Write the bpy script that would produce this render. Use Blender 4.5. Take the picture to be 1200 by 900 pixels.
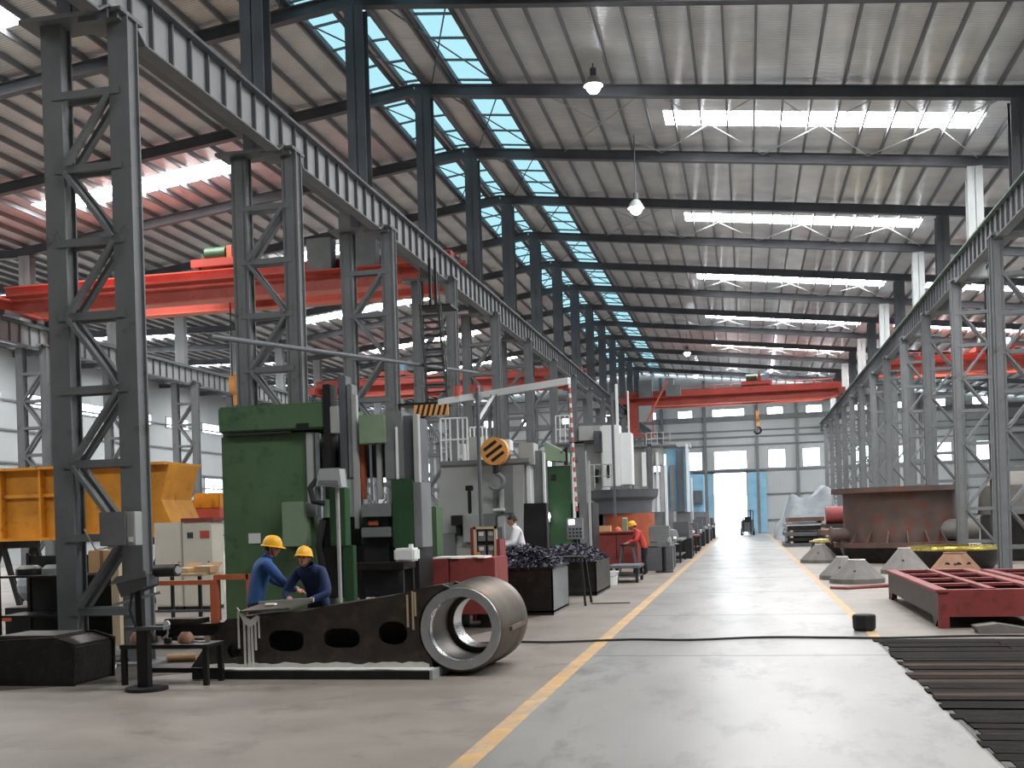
import bpy, bmesh, math, random
from mathutils import Vector, Matrix
random.seed(7)
for o in list(bpy.data.objects): bpy.data.objects.remove(o, do_unlink=True)
SC = bpy.context.scene
COL = SC.collection
PI = math.pi

# ---------------------------------------------------------------- camera, world, exposure
F, YAW, ROLL, PYC, H = 1281.0, 0.215, 0.030, 610.0, 1.9      # focal length in px of the 1200x900 frame
cd = bpy.data.cameras.new('camera')
cam = bpy.data.objects.new('camera', cd); COL.objects.link(cam)
cd.sensor_fit = 'HORIZONTAL'; cd.sensor_width = 36.0
cd.lens = F / 1200.0 * 36.0
cd.shift_y = (PYC - 450.0) / 1200.0 * math.cos(ROLL)
cd.shift_x = (PYC - 450.0) / 1200.0 * math.sin(ROLL)
cd.clip_end = 500
fw = Vector((-math.sin(YAW), math.cos(YAW), 0)); rt0 = Vector((math.cos(YAW), math.sin(YAW), 0)); up0 = Vector((0, 0, 1))
# picture content is turned anticlockwise by ROLL -> camera turned clockwise
rt = rt0 * math.cos(ROLL) - up0 * math.sin(ROLL)
up = up0 * math.cos(ROLL) + rt0 * math.sin(ROLL)
m = Matrix((rt, up, -fw)).transposed().to_4x4()
m.translation = Vector((0, 0, H)); cam.matrix_world = m
SC.camera = cam

w = bpy.data.worlds.new('sky'); SC.world = w; w.use_nodes = True
bg = w.node_tree.nodes['Background']
bg.inputs[0].default_value = (0.88, 0.95, 1.0, 1); bg.inputs[1].default_value = 6.5
SKY_E = 34.0          # translucent roof-light strips lit by the sun
VS = SC.view_settings
VS.view_transform = 'Standard'; VS.look = 'None'; VS.gamma = 1.0; VS.use_curve_mapping = False
VS.exposure = 0.30

# ---------------------------------------------------------------- pixel helpers (directions only)
def ray(px, py):
    a, b = px - 600, py - PYC
    cr, sr = math.cos(ROLL), math.sin(ROLL)
    x = a * cr - b * sr; y = a * sr + b * cr
    c, s = math.cos(YAW), math.sin(YAW)
    return Vector(((x / F) * c - s, (x / F) * s + c, -y / F))
def at(px, py, Y):
    r = ray(px, py); d = Y / r.y; return Vector((r.x * d, Y, H + r.z * d))
def fl(px, py, Z=0.0):
    r = ray(px, py); d = (Z - H) / r.z; return Vector((r.x * d, r.y * d, Z))
def rect(x0, y0, x1, y1, Y):
    ym, xm = (y0 + y1) / 2, (x0 + x1) / 2
    return at(x0, ym, Y).x, at(x1, ym, Y).x, at(xm, y1, Y).z, at(xm, y0, Y).z

# ---------------------------------------------------------------- materials
def lin(c):
    return tuple(((v / 255.0) / 12.92 if v / 255.0 <= 0.04045 else (((v / 255.0) + 0.055) / 1.055) ** 2.4) for v in c)
def mat(name, rgb, rough=0.6, metal=0.0, var=0.25, scale=3.0, bump=0.05, rust=None, rust_amt=0.5, emit=0.0, spec=0.4, stretch=(1, 1, 1)):
    ma = bpy.data.materials.new(name); ma.use_nodes = True
    nt = ma.node_tree; N = nt.nodes; L = nt.links
    b = N['Principled BSDF']; c = lin(rgb)
    b.inputs['Roughness'].default_value = rough; b.inputs['Metallic'].default_value = metal
    b.inputs['Specular IOR Level'].default_value = spec
    tc = N.new('ShaderNodeTexCoord'); mp = N.new('ShaderNodeMapping'); mp.inputs['Scale'].default_value = stretch
    L.new(tc.outputs['Object'], mp.inputs[0])
    n = N.new('ShaderNodeTexNoise'); n.inputs['Scale'].default_value = scale; n.inputs['Detail'].default_value = 6
    L.new(mp.outputs[0], n.inputs['Vector'])
    r = N.new('ShaderNodeValToRGB')
    r.color_ramp.elements[0].position = 0.3; r.color_ramp.elements[1].position = 0.7
    r.color_ramp.elements[0].color = (*[v * (1 - var) for v in c], 1)
    r.color_ramp.elements[1].color = (*[min(1, v * (1 + var)) for v in c], 1)
    L.new(n.outputs[0], r.inputs[0]); out = r.outputs[0]
    if rust:
        n2 = N.new('ShaderNodeTexNoise'); n2.inputs['Scale'].default_value = scale * 1.7; n2.inputs['Detail'].default_value = 8
        n2.inputs['Roughness'].default_value = 0.7
        L.new(mp.outputs[0], n2.inputs['Vector'])
        r2 = N.new('ShaderNodeValToRGB'); r2.color_ramp.elements[0].position = 0.62 - 0.25 * rust_amt; r2.color_ramp.elements[1].position = 0.75 - 0.2 * rust_amt
        L.new(n2.outputs[0], r2.inputs[0])
        mx = N.new('ShaderNodeMix'); mx.data_type = 'RGBA'
        L.new(r2.outputs[0], mx.inputs[0]); L.new(out, mx.inputs[6]); mx.inputs[7].default_value = (*lin(rust), 1)
        out = mx.outputs[2]
    L.new(out, b.inputs['Base Color'])
    if bump:
        bp = N.new('ShaderNodeBump'); bp.inputs['Strength'].default_value = bump * 4; bp.inputs['Distance'].default_value = 0.02
        n3 = N.new('ShaderNodeTexNoise'); n3.inputs['Scale'].default_value = scale * 6; n3.inputs['Detail'].default_value = 4
        L.new(mp.outputs[0], n3.inputs['Vector'])
        L.new(n3.outputs[0], bp.inputs['Height']); L.new(bp.outputs[0], b.inputs['Normal'])
    if emit:
        b.inputs['Emission Color'].default_value = (*c, 1); b.inputs['Emission Strength'].default_value = emit
    return ma
def emat(name, rgb, e):
    ma = bpy.data.materials.new(name); ma.use_nodes = True
    nt = ma.node_tree; N = nt.nodes; N.clear()
    o = N.new('ShaderNodeOutputMaterial'); em = N.new('ShaderNodeEmission')
    em.inputs[0].default_value = (*rgb, 1); em.inputs[1].default_value = e
    nt.links.new(em.outputs[0], o.inputs[0]); return ma
def glassmat(name, tint, gloss=0.06):
    ma = bpy.data.materials.new(name); ma.use_nodes = True
    nt = ma.node_tree; N = nt.nodes; N.clear(); L = nt.links
    o = N.new('ShaderNodeOutputMaterial'); t = N.new('ShaderNodeBsdfTransparent'); g = N.new('ShaderNodeBsdfGlossy')
    t.inputs[0].default_value = (*tint, 1); g.inputs['Roughness'].default_value = 0.1
    mx = N.new('ShaderNodeMixShader'); mx.inputs[0].default_value = gloss
    L.new(t.outputs[0], mx.inputs[1]); L.new(g.outputs[0], mx.inputs[2]); L.new(mx.outputs[0], o.inputs[0])
    return ma
def ribbed(name, rgb, rough, metal, axis, freq, strength, var=0.15, nscale=0.4):
    ma = mat(name, rgb, rough, metal, var, nscale, 0)
    nt = ma.node_tree; N = nt.nodes; L = nt.links
    tc = N.new('ShaderNodeTexCoord'); wv = N.new('ShaderNodeTexWave'); wv.bands_direction = axis; wv.inputs['Scale'].default_value = freq
    L.new(tc.outputs['Object'], wv.inputs[0])
    bp = N.new('ShaderNodeBump'); bp.inputs['Strength'].default_value = strength; bp.inputs['Distance'].default_value = 0.05
    L.new(wv.outputs[0], bp.inputs['Height']); L.new(bp.outputs[0], N['Principled BSDF'].inputs['Normal'])
    return ma

M = dict(
    steel=mat('grey_paint_steel', (112, 115, 117), 0.55, 0, .12, 1.5, .02, (80, 74, 68), .15),
    steel_dark=mat('dark_grey_steel', (94, 97, 102), 0.55, 0, .15, 1.5, .02),
    steel_light=mat('light_grey_steel', (168, 172, 172), 0.5, 0, .06, 1.5, .02),
    flange_green=mat('green_grey_flange', (92, 112, 100), 0.55, 0, .12, 2, .02),
    web=mat('lit_grey_web', (150, 152, 153), 0.5, 0, .1, 1.5, .02),  # girder web paler than its steel: light on it put into the colour
    black=mat('black_steel', (30, 30, 31), 0.5, 0, .3, 3, .05),
    oily=mat('oily_black_steel', (38, 36, 35), 0.35, .3, .35, 4, .1, (60, 48, 38), .3),
    foil=ribbed('silver_roof_sheet', (240, 243, 248), .2, .25, 'Y', 3.1, .5, .12, .9),
    wall=ribbed('pale_wall_sheet', (172, 177, 179), .6, 0, 'X', 3.1, .25, .05),
    wall_side=ribbed('pale_side_sheet', (172, 177, 179), .6, 0, 'Y', 3.1, .25, .05),
    purlin=mat('purlin_steel', (120, 122, 126), .5, .2, .1, 1, 0),
    concrete=mat('concrete', (134, 126, 118), .5, 0, .2, .7, .03, (112, 104, 98), .35),
    aisle=mat('aisle_concrete', (142, 140, 137), .36, 0, .22, .8, .015, (112, 110, 108), .45, stretch=(1, .35, 1)),
    oilfloor=mat('oil_soaked_concrete', (72, 66, 60), .5, 0, .4, 1.2, .04, (112, 104, 96), .35),
    line=mat('orange_floor_paint', (196, 156, 104), .6, 0, .15, 2, .02, (160, 146, 128), .7),
    skylight=emat('lit_rooflight', (1, 1, 1), SKY_E),
    glass=glassmat('window_glass', (.95, .98, 1)),
    cyan=glassmat('cyan_roof_glass', (.07, .12, .13)),
    frame=mat('window_frame', (150, 152, 152), .5),
    red=mat('crane_red', (182, 84, 72), .45, 0, .12, 1.5, .02, (150, 60, 50), .2),
    redorange=mat('crane_orange', (212, 108, 82), .45, 0, .08, 1.5, .02),
    maroon=mat('maroon_primer', (136, 62, 60), .55, 0, .15, 2.5, .04, (96, 48, 44), .3),
    yellow=mat('safety_yellow', (240, 178, 40), .4, 0, .05, 3, 0),
    ochre=mat('ochre_paint', (206, 140, 44), .5, 0, .15, 2, .03, (150, 92, 34), .25),
    orange=mat('orange_paint', (192, 104, 70), .5, 0, .12, 3, .02),
    hazard=mat('hazard_orange', (232, 164, 92), .5, 0, .1, 3, .02),
    green=mat('machine_green', (80, 108, 76), .5, 0, .14, 1.6, .03, (58, 84, 66), .3),
    green_dark=mat('dark_machine_green', (44, 76, 48), .5, 0, .15, 2, .03),
    green_pale=mat('pale_machine_green', (128, 148, 122), .5, 0, .1, 2, .02),
    mgrey=mat('machine_grey', (168, 170, 168), .5, 0, .08, 1.5, .02),
    mwhite=mat('machine_white', (226, 228, 228), .45, 0, .05, 1.5, .01),
    mblue=mat('machine_pale_blue', (132, 178, 204), .45, 0, .1, 1.5, .02),
    mmid=mat('machine_mid_grey', (118, 121, 122), .5, 0, .12, 2, .03),
    cream=mat('cream_cabinet', (212, 208, 194), .5, 0, .06, 1.5, .01),
    chrome=mat('bright_steel', (200, 202, 206), .22, 1, .1, 4, .01),
    machined=mat('machined_steel', (186, 190, 194), .25, 1, .1, 5, .02, stretch=(1, 1, 1)),
    castdark=mat('dark_cast_steel', (62, 57, 53), .45, .35, .3, 3.5, .1, (88, 70, 58), .35),
    ringside=mat('forged_steel_side', (100, 93, 85), .42, .55, .2, 2.5, .06, (112, 82, 62), .4),
    grease=mat('white_grease', (214, 212, 206), .5, 0, .08, 6, .05),
    rust=mat('rusty_plate', (98, 82, 77), .6, .1, .2, 1.6, .06, (120, 68, 50), .5),
    rustorange=mat('rust_orange', (170, 88, 58), .6, 0, .2, 2, .05),
    castgrey=mat('grey_casting', (118, 114, 110), .65, 0, .15, 3, .08),
    castbrown=mat('brown_casting', (140, 104, 80), .6, 0, .15, 3, .06),
    gold=mat('machined_gold', (236, 214, 120), .22, 1, .1, 4, .02),
    tarp=mat('grey_tarpaulin', (158, 166, 172), .55, 0, .15, 2, .1),
    cardboard=mat('cardboard', (196, 158, 116), .75, 0, .12, 3, .02),
    wood=mat('pale_timber', (198, 180, 150), .7, 0, .15, 4, .03, stretch=(1, 1, .2)),
    woodoil=mat('oily_timber', (30, 26, 24), .85, 0, .5, 2.5, .2, (78, 62, 48), .2, spec=.1, stretch=(.5, 4, 1)),
    woodbrown=mat('worn_oily_timber', (66, 54, 45), .85, 0, .4, 2.5, .15, (100, 82, 64), .3, spec=.1, stretch=(.5, 4, 1)),
    paper=mat('paper', (236, 232, 224), .7, 0, .04, 4, .01),
    jacket=mat('blue_work_jacket', (52, 88, 142), .8, 0, .15, 6, .05),
    jacketdark=mat('navy_work_jacket', (38, 54, 92), .8, 0, .15, 6, .05),
    jacketred=mat('red_work_jacket', (196, 72, 64), .8, 0, .12, 6, .05),
    shirt=mat('white_shirt', (224, 222, 228), .8, 0, .06, 6, .05),
    trousers=mat('dark_trousers', (36, 38, 46), .85, 0, .15, 6, .05),
    skin=mat('skin', (196, 140, 112), .55, 0, .06, 8, .01),
    lips=mat('lips', (150, 84, 72), .5, 0, .05, 8, 0),
    hair=mat('black_hair', (22, 20, 20), .6, 0, .2, 12, .1),
    rubber=mat('black_rubber', (34, 34, 35), .7, 0, .2, 4, .05),
    lampglow=emat('lamp_bulb', (.92, .95, 1), 60.0),
    screen=emat('lit_screen', (.9, .97, 1), 3.0),
    glowspot=emat('work_lamp_bulb', (1, 1, 1), 14.0),
    perspex=mat('grey_perspex', (170, 174, 176), .3, 0, .05, 2, 0),
    swarf=mat('steel_swarf', (84, 82, 92), .42, .9, .5, 14, .0),
    ropes=mat('wire_rope', (70, 70, 72), .5, .4, .1, 10, 0),
    redw=mat('red_white_chain', (200, 90, 84), .5, 0, .2, 8, 0),
    asphalt=mat('yard_concrete', (200, 200, 196), .8, 0, .1, .5, .02),
    signblue=mat('label_dark', (60, 66, 78), .5, 0, .05, 3, 0),
)

# ---------------------------------------------------------------- mesh builder
ORG = {}
class MB:
    def __init__(s): s.v = []; s.f = []; s.mi = []; s.cur = 0
    def add(s, vs, fs):
        o = len(s.v); s.v += [tuple(p) for p in vs]
        s.f += [tuple(o + i for i in q) for q in fs]; s.mi += [s.cur] * len(fs); return s
    def box(s, x0, x1, y0, y1, z0, z1):
        vs = [(x0, y0, z0), (x1, y0, z0), (x1, y1, z0), (x0, y1, z0), (x0, y0, z1), (x1, y0, z1), (x1, y1, z1), (x0, y1, z1)]
        return s.add(vs, [(3, 2, 1, 0), (4, 5, 6, 7), (0, 1, 5, 4), (1, 2, 6, 5), (2, 3, 7, 6), (3, 0, 4, 7)])
    def pbox(s, x0, y0, x1, y1, Y, dep):
        a, b, c, d = rect(x0, y0, x1, y1, Y); return s.box(a, b, Y, Y + dep, c, d)
    def bar(s, p, q, w, h=None, upv=(0, 0, 1)):
        h = h or w; p = Vector(p); q = Vector(q); d = (q - p).normalized(); u = Vector(upv)
        if abs(d.dot(u)) > .97: u = Vector((0, 1, 0))
        x = d.cross(u).normalized(); y = x.cross(d).normalized()
        vs = []
        for c in (p, q):
            for a, b in ((-1, -1), (1, -1), (1, 1), (-1, 1)): vs.append(c + x * a * w / 2 + y * b * h / 2)
        return s.add(vs, [(3, 2, 1, 0), (4, 5, 6, 7), (0, 1, 5, 4), (1, 2, 6, 5), (2, 3, 7, 6), (3, 0, 4, 7)])
    def tube(s, pts, r, n=8, rs=None, cap=True):
        pts = [Vector(p) for p in pts]; vs = []; fs = []
        px = None
        for i, p in enumerate(pts):
            d = (pts[min(i + 1, len(pts) - 1)] - pts[max(i - 1, 0)]).normalized()
            if px is None:
                u = Vector((0, 0, 1)) if abs(d.z) < .9 else Vector((1, 0, 0)); x = d.cross(u).normalized()
            else: x = (px - d * px.dot(d)).normalized()
            px = x; y = d.cross(x)
            rr = rs[i] if rs else r
            for k in range(n):
                a = 2 * PI * k / n; vs.append(p + (x * math.cos(a) + y * math.sin(a)) * rr)
        for i in range(len(pts) - 1):
            for k in range(n):
                k2 = (k + 1) % n; fs.append((i * n + k, i * n + k2, (i + 1) * n + k2, (i + 1) * n + k))
        if cap: fs.append(tuple(range(n - 1, -1, -1))); b = (len(pts) - 1) * n; fs.append(tuple(b + k for k in range(n)))
        return s.add(vs, fs)
    def cyl(s, p, q, r, n=16, r2=None): return s.tube([p, q], r, n, [r, r if r2 is None else r2])
    def lathe(s, prof, c, n=32, axis='z', close=False, a0=0, a1=2 * PI):
        c = Vector(c); vs = []; fs = []; full = abs(a1 - a0 - 2 * PI) < 1e-6; nn = n if full else n + 1
        for r, z in prof:
            for k in range(nn):
                a = a0 + (a1 - a0) * k / n; x, y = r * math.cos(a), r * math.sin(a)
                vs.append(c + (Vector((x, y, z)) if axis == 'z' else Vector((x, z, y)) if axis == 'y' else Vector((z, x, y))))
        m_ = len(prof); R = range(m_ if close else m_ - 1)
        for i in R:
            j = (i + 1) % m_
            for k in range(nn if full else nn - 1):
                k2 = (k + 1) % nn; fs.append((i * nn + k, i * nn + k2, j * nn + k2, j * nn + k))
        if not close and full:
            fs.append(tuple(range(nn))); fs.append(tuple((m_ - 1) * nn + k for k in range(nn)))
        return s.add(vs, fs)
    def prism(s, poly, lo, hi, plane='xz'):
        n = len(poly); vs = []
        for t in (lo, hi):
            for a, b in poly: vs.append((a, t, b) if plane == 'xz' else (t, a, b) if plane == 'yz' else (a, b, t))
        fs = [tuple(range(n)), tuple(range(2 * n - 1, n - 1, -1))] + [(i, (i + 1) % n, n + (i + 1) % n, n + i) for i in range(n)]
        return s.add(vs, fs)
    def sph(s, c, r, n=12, m_=8, sc=(1, 1, 1), half=False):
        c = Vector(c); vs = []; fs = []; lo = 0 if half else -PI / 2
        for i in range(m_ + 1):
            t = lo + (PI / 2 - lo) * i / m_
            for k in range(n):
                a = 2 * PI * k / n
                vs.append(c + Vector((math.cos(a) * math.cos(t) * r * sc[0], math.sin(a) * math.cos(t) * r * sc[1], math.sin(t) * r * sc[2])))
        for i in range(m_):
            for k in range(n):
                k2 = (k + 1) % n; fs.append((i * n + k, i * n + k2, (i + 1) * n + k2, (i + 1) * n + k))
        return s.add(vs, fs)
    def ibeam(s, p, q, w, h, t=.02, upv=(0, 0, 1)):
        p = Vector(p); q = Vector(q); d = (q - p).normalized(); u = Vector(upv); x = d.cross(u).normalized(); y = x.cross(d).normalized()
        s.bar(p + y * (h - t) / 2, q + y * (h - t) / 2, w, t, upv); s.bar(p - y * (h - t) / 2, q - y * (h - t) / 2, w, t, upv)
        return s.bar(p, q, t, h - 2 * t, upv)
    def mesh(s, name, mats, off=Vector((0, 0, 0)), smooth=False, bevel=0):
        me = bpy.data.meshes.new(name); me.from_pydata([tuple(Vector(v) - off) for v in s.v], [], s.f)
        for mm in (mats if isinstance(mats, (list, tuple)) else [mats]): me.materials.append(M[mm] if isinstance(mm, str) else mm)
        for p, i in zip(me.polygons, s.mi): p.material_index = i
        bm = bmesh.new(); bm.from_mesh(me)
        bmesh.ops.remove_doubles(bm, verts=bm.verts, dist=1e-5) if smooth else None
        if bevel: bmesh.ops.bevel(bm, geom=[e for e in bm.edges if len(e.link_faces) == 2 and e.calc_face_angle(0) > .6], offset=bevel, segments=2, affect='EDGES', clamp_overlap=True)
        bmesh.ops.recalc_face_normals(bm, faces=bm.faces); bm.to_mesh(me); bm.free()
        if smooth:
            me.polygons.foreach_set('use_smooth', [True] * len(me.polygons))
            try: me.set_sharp_from_angle(angle=math.radians(40))
            except Exception: pass
        return me
    def build(s, name, mats, parent=None, smooth=False, bevel=0):
        off = ORG.get(parent.name, Vector((0, 0, 0))) if parent else Vector((0, 0, 0))
        o = bpy.data.objects.new(name, s.mesh(name, mats, off, smooth, bevel)); COL.objects.link(o)
        if parent: o.parent = parent
        ORG[o.name] = off
        return o
    def solo(s, name, mats, label, cat, group=None, smooth=False, bevel=0):
        xs, ys, zs = zip(*[tuple(v) for v in s.v]); off = Vector(((min(xs) + max(xs)) / 2, (min(ys) + max(ys)) / 2, min(zs)))
        o = bpy.data.objects.new(name, s.mesh(name, mats, off, smooth, bevel)); COL.objects.link(o); o.location = off; ORG[o.name] = off
        return tag(o, label, cat, group)
def tag(o, label, cat, group=None):
    o['label'] = label; o['category'] = cat
    if group: o['group'] = group
    return o
def thing(name, label, cat, loc=(0, 0, 0), group=None, world=True, rz=0):
    o = bpy.data.objects.new(name, None); COL.objects.link(o); o.location = loc; o.empty_display_size = .2; o.rotation_euler.z = rz
    ORG[o.name] = Vector(loc) if world else Vector((0, 0, 0))
    return tag(o, label, cat, group)
def struct(o): o['kind'] = 'structure'; return o
def inst(me, name, parent, loc=(0, 0, 0), rot=(0, 0, 0)):
    o = bpy.data.objects.new(name, me); COL.objects.link(o); o.parent = parent; o.location = loc; o.rotation_euler = rot; return o
def dup(root, loc, rz=None, label=None, group=None):
    r = root.copy(); COL.objects.link(r); r.location = loc
    if rz is not None: r.rotation_euler.z = rz
    if label: r['label'] = label
    if group: r['group'] = group
    for ch in list(root.children):
        c = ch.copy(); COL.objects.link(c); c.parent = r
        for g in ch.children:
            d = g.copy(); COL.objects.link(d); d.parent = c
    return r
def pm(parent, Y, rows, bevel=.012):
    """rows: (name, px0, py0, px1, py1, forward offset, depth, material)"""
    out = []
    for n, a, b, c, d, dy, dep, ma in rows:
        out.append(MB().pbox(a, b, c, d, Y + dy, dep).build(n, ma, parent, bevel=bevel))
    return out

# ================================================================ THE SETTING
YB, YF = 104.5, -15.7           # end walls
XLW, XRW = -46.0, 25.6          # side walls
Y0 = 14.3                       # first column line in view; bays of 6 m
KN = 16
RIDGE, ZR, SL = -9.6, 15.2, 0.117
def rz(X, dz=0.0): return (ZR - SL * abs(X - RIDGE) if X > -28 else ZR - SL * 18.4 + .03 * (-28 - X)) + dz
CZ = 0.34                       # sheet above rafter axis
floor = struct(MB().box(XLW, XRW, YF, YB, -.2, 0).build('floor', 'concrete'))
MB().box(-2.12, 1.75, YF + .1, YB - .05, 0, .004).build('aisle_slab', 'aisle', floor)
MB().box(-2.31, -2.12, YF + .1, YB - .05, 0, .005).build('painted_line', 'line', floor)
MB().box(1.75, 1.90, 16.8, YB - .05, 0, .005).build('painted_line', 'line', floor)
for y in range(14, 104, 6): MB().box(-2.12, 1.75, y + .9, y + .925, .004, .0055).build('slab_joint', 'steel_dark', floor)
random.seed(5)
st_ = [(-6.6 + random.uniform(-.3, .3) - 4.2 + 4.0 * math.cos(a) * random.uniform(.9, 1.08), 15.2 + 4.0 * math.sin(a) * random.uniform(.92, 1.05)) for a in [2 * PI * i / 40 for i in range(40)]]
MB().prism(st_, 0, .004, 'xy').build('oil_stain', 'oilfloor', floor)
st_ = [(-5.6 + 1.6 * math.cos(a) * random.uniform(.9, 1.1), 22 + 5.5 * math.sin(a) * random.uniform(.94, 1.05)) for a in [2 * PI * i / 40 for i in range(40)]]
MB().prism(st_, 0, .003, 'xy').build('oil_stain', 'oilfloor', floor)
yard = struct(MB().box(-60, 60, YB, 190, -.3, -.05).build('yard_ground', 'asphalt'))
# oily timber strip at the edge of the aisle
tim = struct(MB().box(1.78, 7.5, 6.0, 16.62, .0, .006).build('floor_timber_strip', 'oily'))
for i in range(44):
    y = 6.05 + i * .24; xa = 1.72 + random.uniform(0, .14); z = .012 + random.uniform(0, .01)
    xb = xa
    while xb < 7.2:
        xe = min(7.5, xb + random.uniform(1.4, 2.6)); z = .012 + random.uniform(0, .014)
        MB().box(xb, xe - .015, y + random.uniform(0, .012), y + .233, .006, z).build('plank', 'woodoil' if random.random() < .8 else 'woodbrown', tim); xb = xe

# ---- walls with openings
def wall_grid(name, u0, u1, z0, z1, holes, place, matn, t=.12):
    us = sorted({u0, u1, *[h[0] for h in holes], *[h[1] for h in holes]}); zs = sorted({z0, z1, *[h[2] for h in holes], *[h[3] for h in holes]})
    mb = MB()
    for i in range(len(zs) - 1):
        za, zb = zs[i], zs[i + 1]; run = None
        for j in range(len(us) - 1):
            ua, ub = us[j], us[j + 1]; uc, zc = (ua + ub) / 2, (za + zb) / 2
            hole = any(h[0] < uc < h[1] and h[2] < zc < h[3] for h in holes)
            if not hole: run = (run[0], ub) if run else (ua, ub)
            if (hole or j == len(us) - 2) and run:
                place(mb, run[0], run[1], za, zb, t); run = None
    return struct(mb.build(name, matn))
low = [(-44, -42.2), (-40, -38.2), (-36, -34.2), (-32, -30.2), (-26.5, -25), (-22.7, -21.2), (-19.2, -17.7), (-15.7, -14.2), (-11.9, -10.6), (-8.6, -7.1), (-5.3, -3.9), (-2.85, .2), (2.1, 3.7), (5.2, 6.8), (9.6, 11.2), (12.9, 14.6), (16.5, 18.2), (20.2, 21.9)]
upw = [(-9.4, -8.1), (-6.1, -4.7), (-2.9, .1), (2.1, 3.6), (5.6, 7.1), (9.8, 11.3), (12.9, 14.6), (16.2, 17.8), (20.0, 21.6), (-13.4, -12), (-17.2, -15.8), (-21.2, -19.8), (-25, -23.6), (-44, -42.2), (-40, -38.2), (-36, -34.2), (-32, -30.2)]
holes = [(a, b, 6.05, 7.8) for a, b in low] + [(a, b, 10.95, 11.75) for a, b in upw] + [(-2.9, .05, 0, 5.7)]
wb = wall_grid('wall_back', XLW, XRW, 0, 16.2, holes, lambda mb, a, b, c, d, t: mb.box(a, b, YB, YB + t, c, d), 'wall')
for X in (-41.2, -37.2, -33.2, -28.2, -24.3, -19.7, -15.9, -12.3, -7.6, -3.6, 1.15, 4.75, 11.9, 15.6, 19.2): MB().box(X - .13, X + .13, YB - .3, YB, 0, rz(X)).build('wall_post', 'steel', wb)
for z, h in ((1.2, .1), (3.6, .1), (5.85, .16), (8.25, .1), (9.0, .12), (9.6, .1), (10.6, .45), (12.2, .12), (13.3, .1)):
    if z < 5.7: [MB().box(a, b, YB - .12, YB, z, z + h).build('girt', 'steel', wb) for a, b in ((XLW, -3.0), (.15, XRW))]
    else: MB().box(XLW, XRW, YB - .12, YB, z, z + h).build('girt', 'steel', wb)
wn = 0
def window(place, n_mull):
    global wn; wn += 1
    f = MB(); place(f, 'frame'); fo = struct(f.build('window_%d' % wn, 'frame'))
    g = MB(); place(g, 'pane'); g.build('pane', 'glass', fo); return fo
for a, b, c, d in holes[:-1]:
    def pl(mb, what, a=a, b=b, c=c, d=d):
        if what == 'pane': mb.box(a, b, YB + .05, YB + .06, c, d)
        else:
            for q in ((a, a + .06, c, d), (b - .06, b, c, d), (a, b, c, c + .06), (a, b, d - .06, d)): mb.box(q[0], q[1], YB - .02, YB + .1, q[2], q[3])
            for k in range(1, 3 if b - a < 2.5 else 5): x = a + (b - a) * k / (3 if b - a < 2.5 else 5); mb.box(x - .02, x + .02, YB, YB + .08, c, d)
    window(pl, 0)
dr = struct(MB().box(-3.05, -2.9, YB - .1, YB + .15, 0, 5.85).box(.05, .2, YB - .1, YB + .15, 0, 5.85).box(-3.05, .2, YB - .1, YB + .15, 5.7, 5.85).build('door_1', 'steel_light'))
MB().box(.2, 1.9, YB - .22, YB - .14, .05, 5.7).build('glow_blue_leaf', 'mblue', dr)  # leaf painted pale blue to imitate the glow beside the bright doorway
MB().box(-4.8, -3.05, YB - .22, YB - .14, .05, 5.7).build('glow_blue_leaf', 'mblue', dr)  # the doorway glow is painted into this leaf too
MB().box(-4.9, 2.0, YB - .26, YB - .12, 5.86, 5.98).build('door_track', 'steel_dark', dr)
# side walls
def side_holes(y0, y1):
    hs = []
    y = y0
    while y < y1: hs += [(y + .8, y + 4.6, 10.3, 11.2), (y + 1.0, y + 4.4, 3.4, 6.4)]; y += 6
    return hs
for nm, X, sgn in (('wall_left', XLW, -1), ('wall_right', XRW, 1)):
    hs = side_holes(20.3, 98)
    wl = wall_grid(nm, YF, YB, 0, 14.2, hs, lambda mb, a, b, c, d, t: mb.box(min(X, X + sgn * t), max(X, X + sgn * t), a, b, c, d), 'wall_side')
    for z in (1.3, 2.4, 5.4, 6.5, 8.6, 10.5): MB().box(min(X, X - sgn * .12), max(X, X - sgn * .12), YF, YB, z, z + .12).build('girt', 'steel', wl)
    for a, b, c, d in hs:
        def pl(mb, what, a=a, b=b, c=c, d=d):
            if what == 'pane': mb.box(X + sgn * .05 - .005, X + sgn * .05 + .005, a, b, c, d)
            else:
                for q in ((a, a + .06, c, d), (b - .06, b, c, d), (a, b, c, c + .06), (a, b, d - .06, d)): mb.box(X - .04, X + .08, q[0], q[1], q[2], q[3])
                for k in range(1, 4): y = a + (b - a) * k / 4; mb.box(X - .02, X + .04, y - .02, y + .02, c, d)
        window(pl, 0)
struct(MB().box(XLW, XRW, YF - .12, YF, 0, 16.2).build('wall_front', 'wall'))  # unseen end wall added to keep sky light out of the hall

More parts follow.
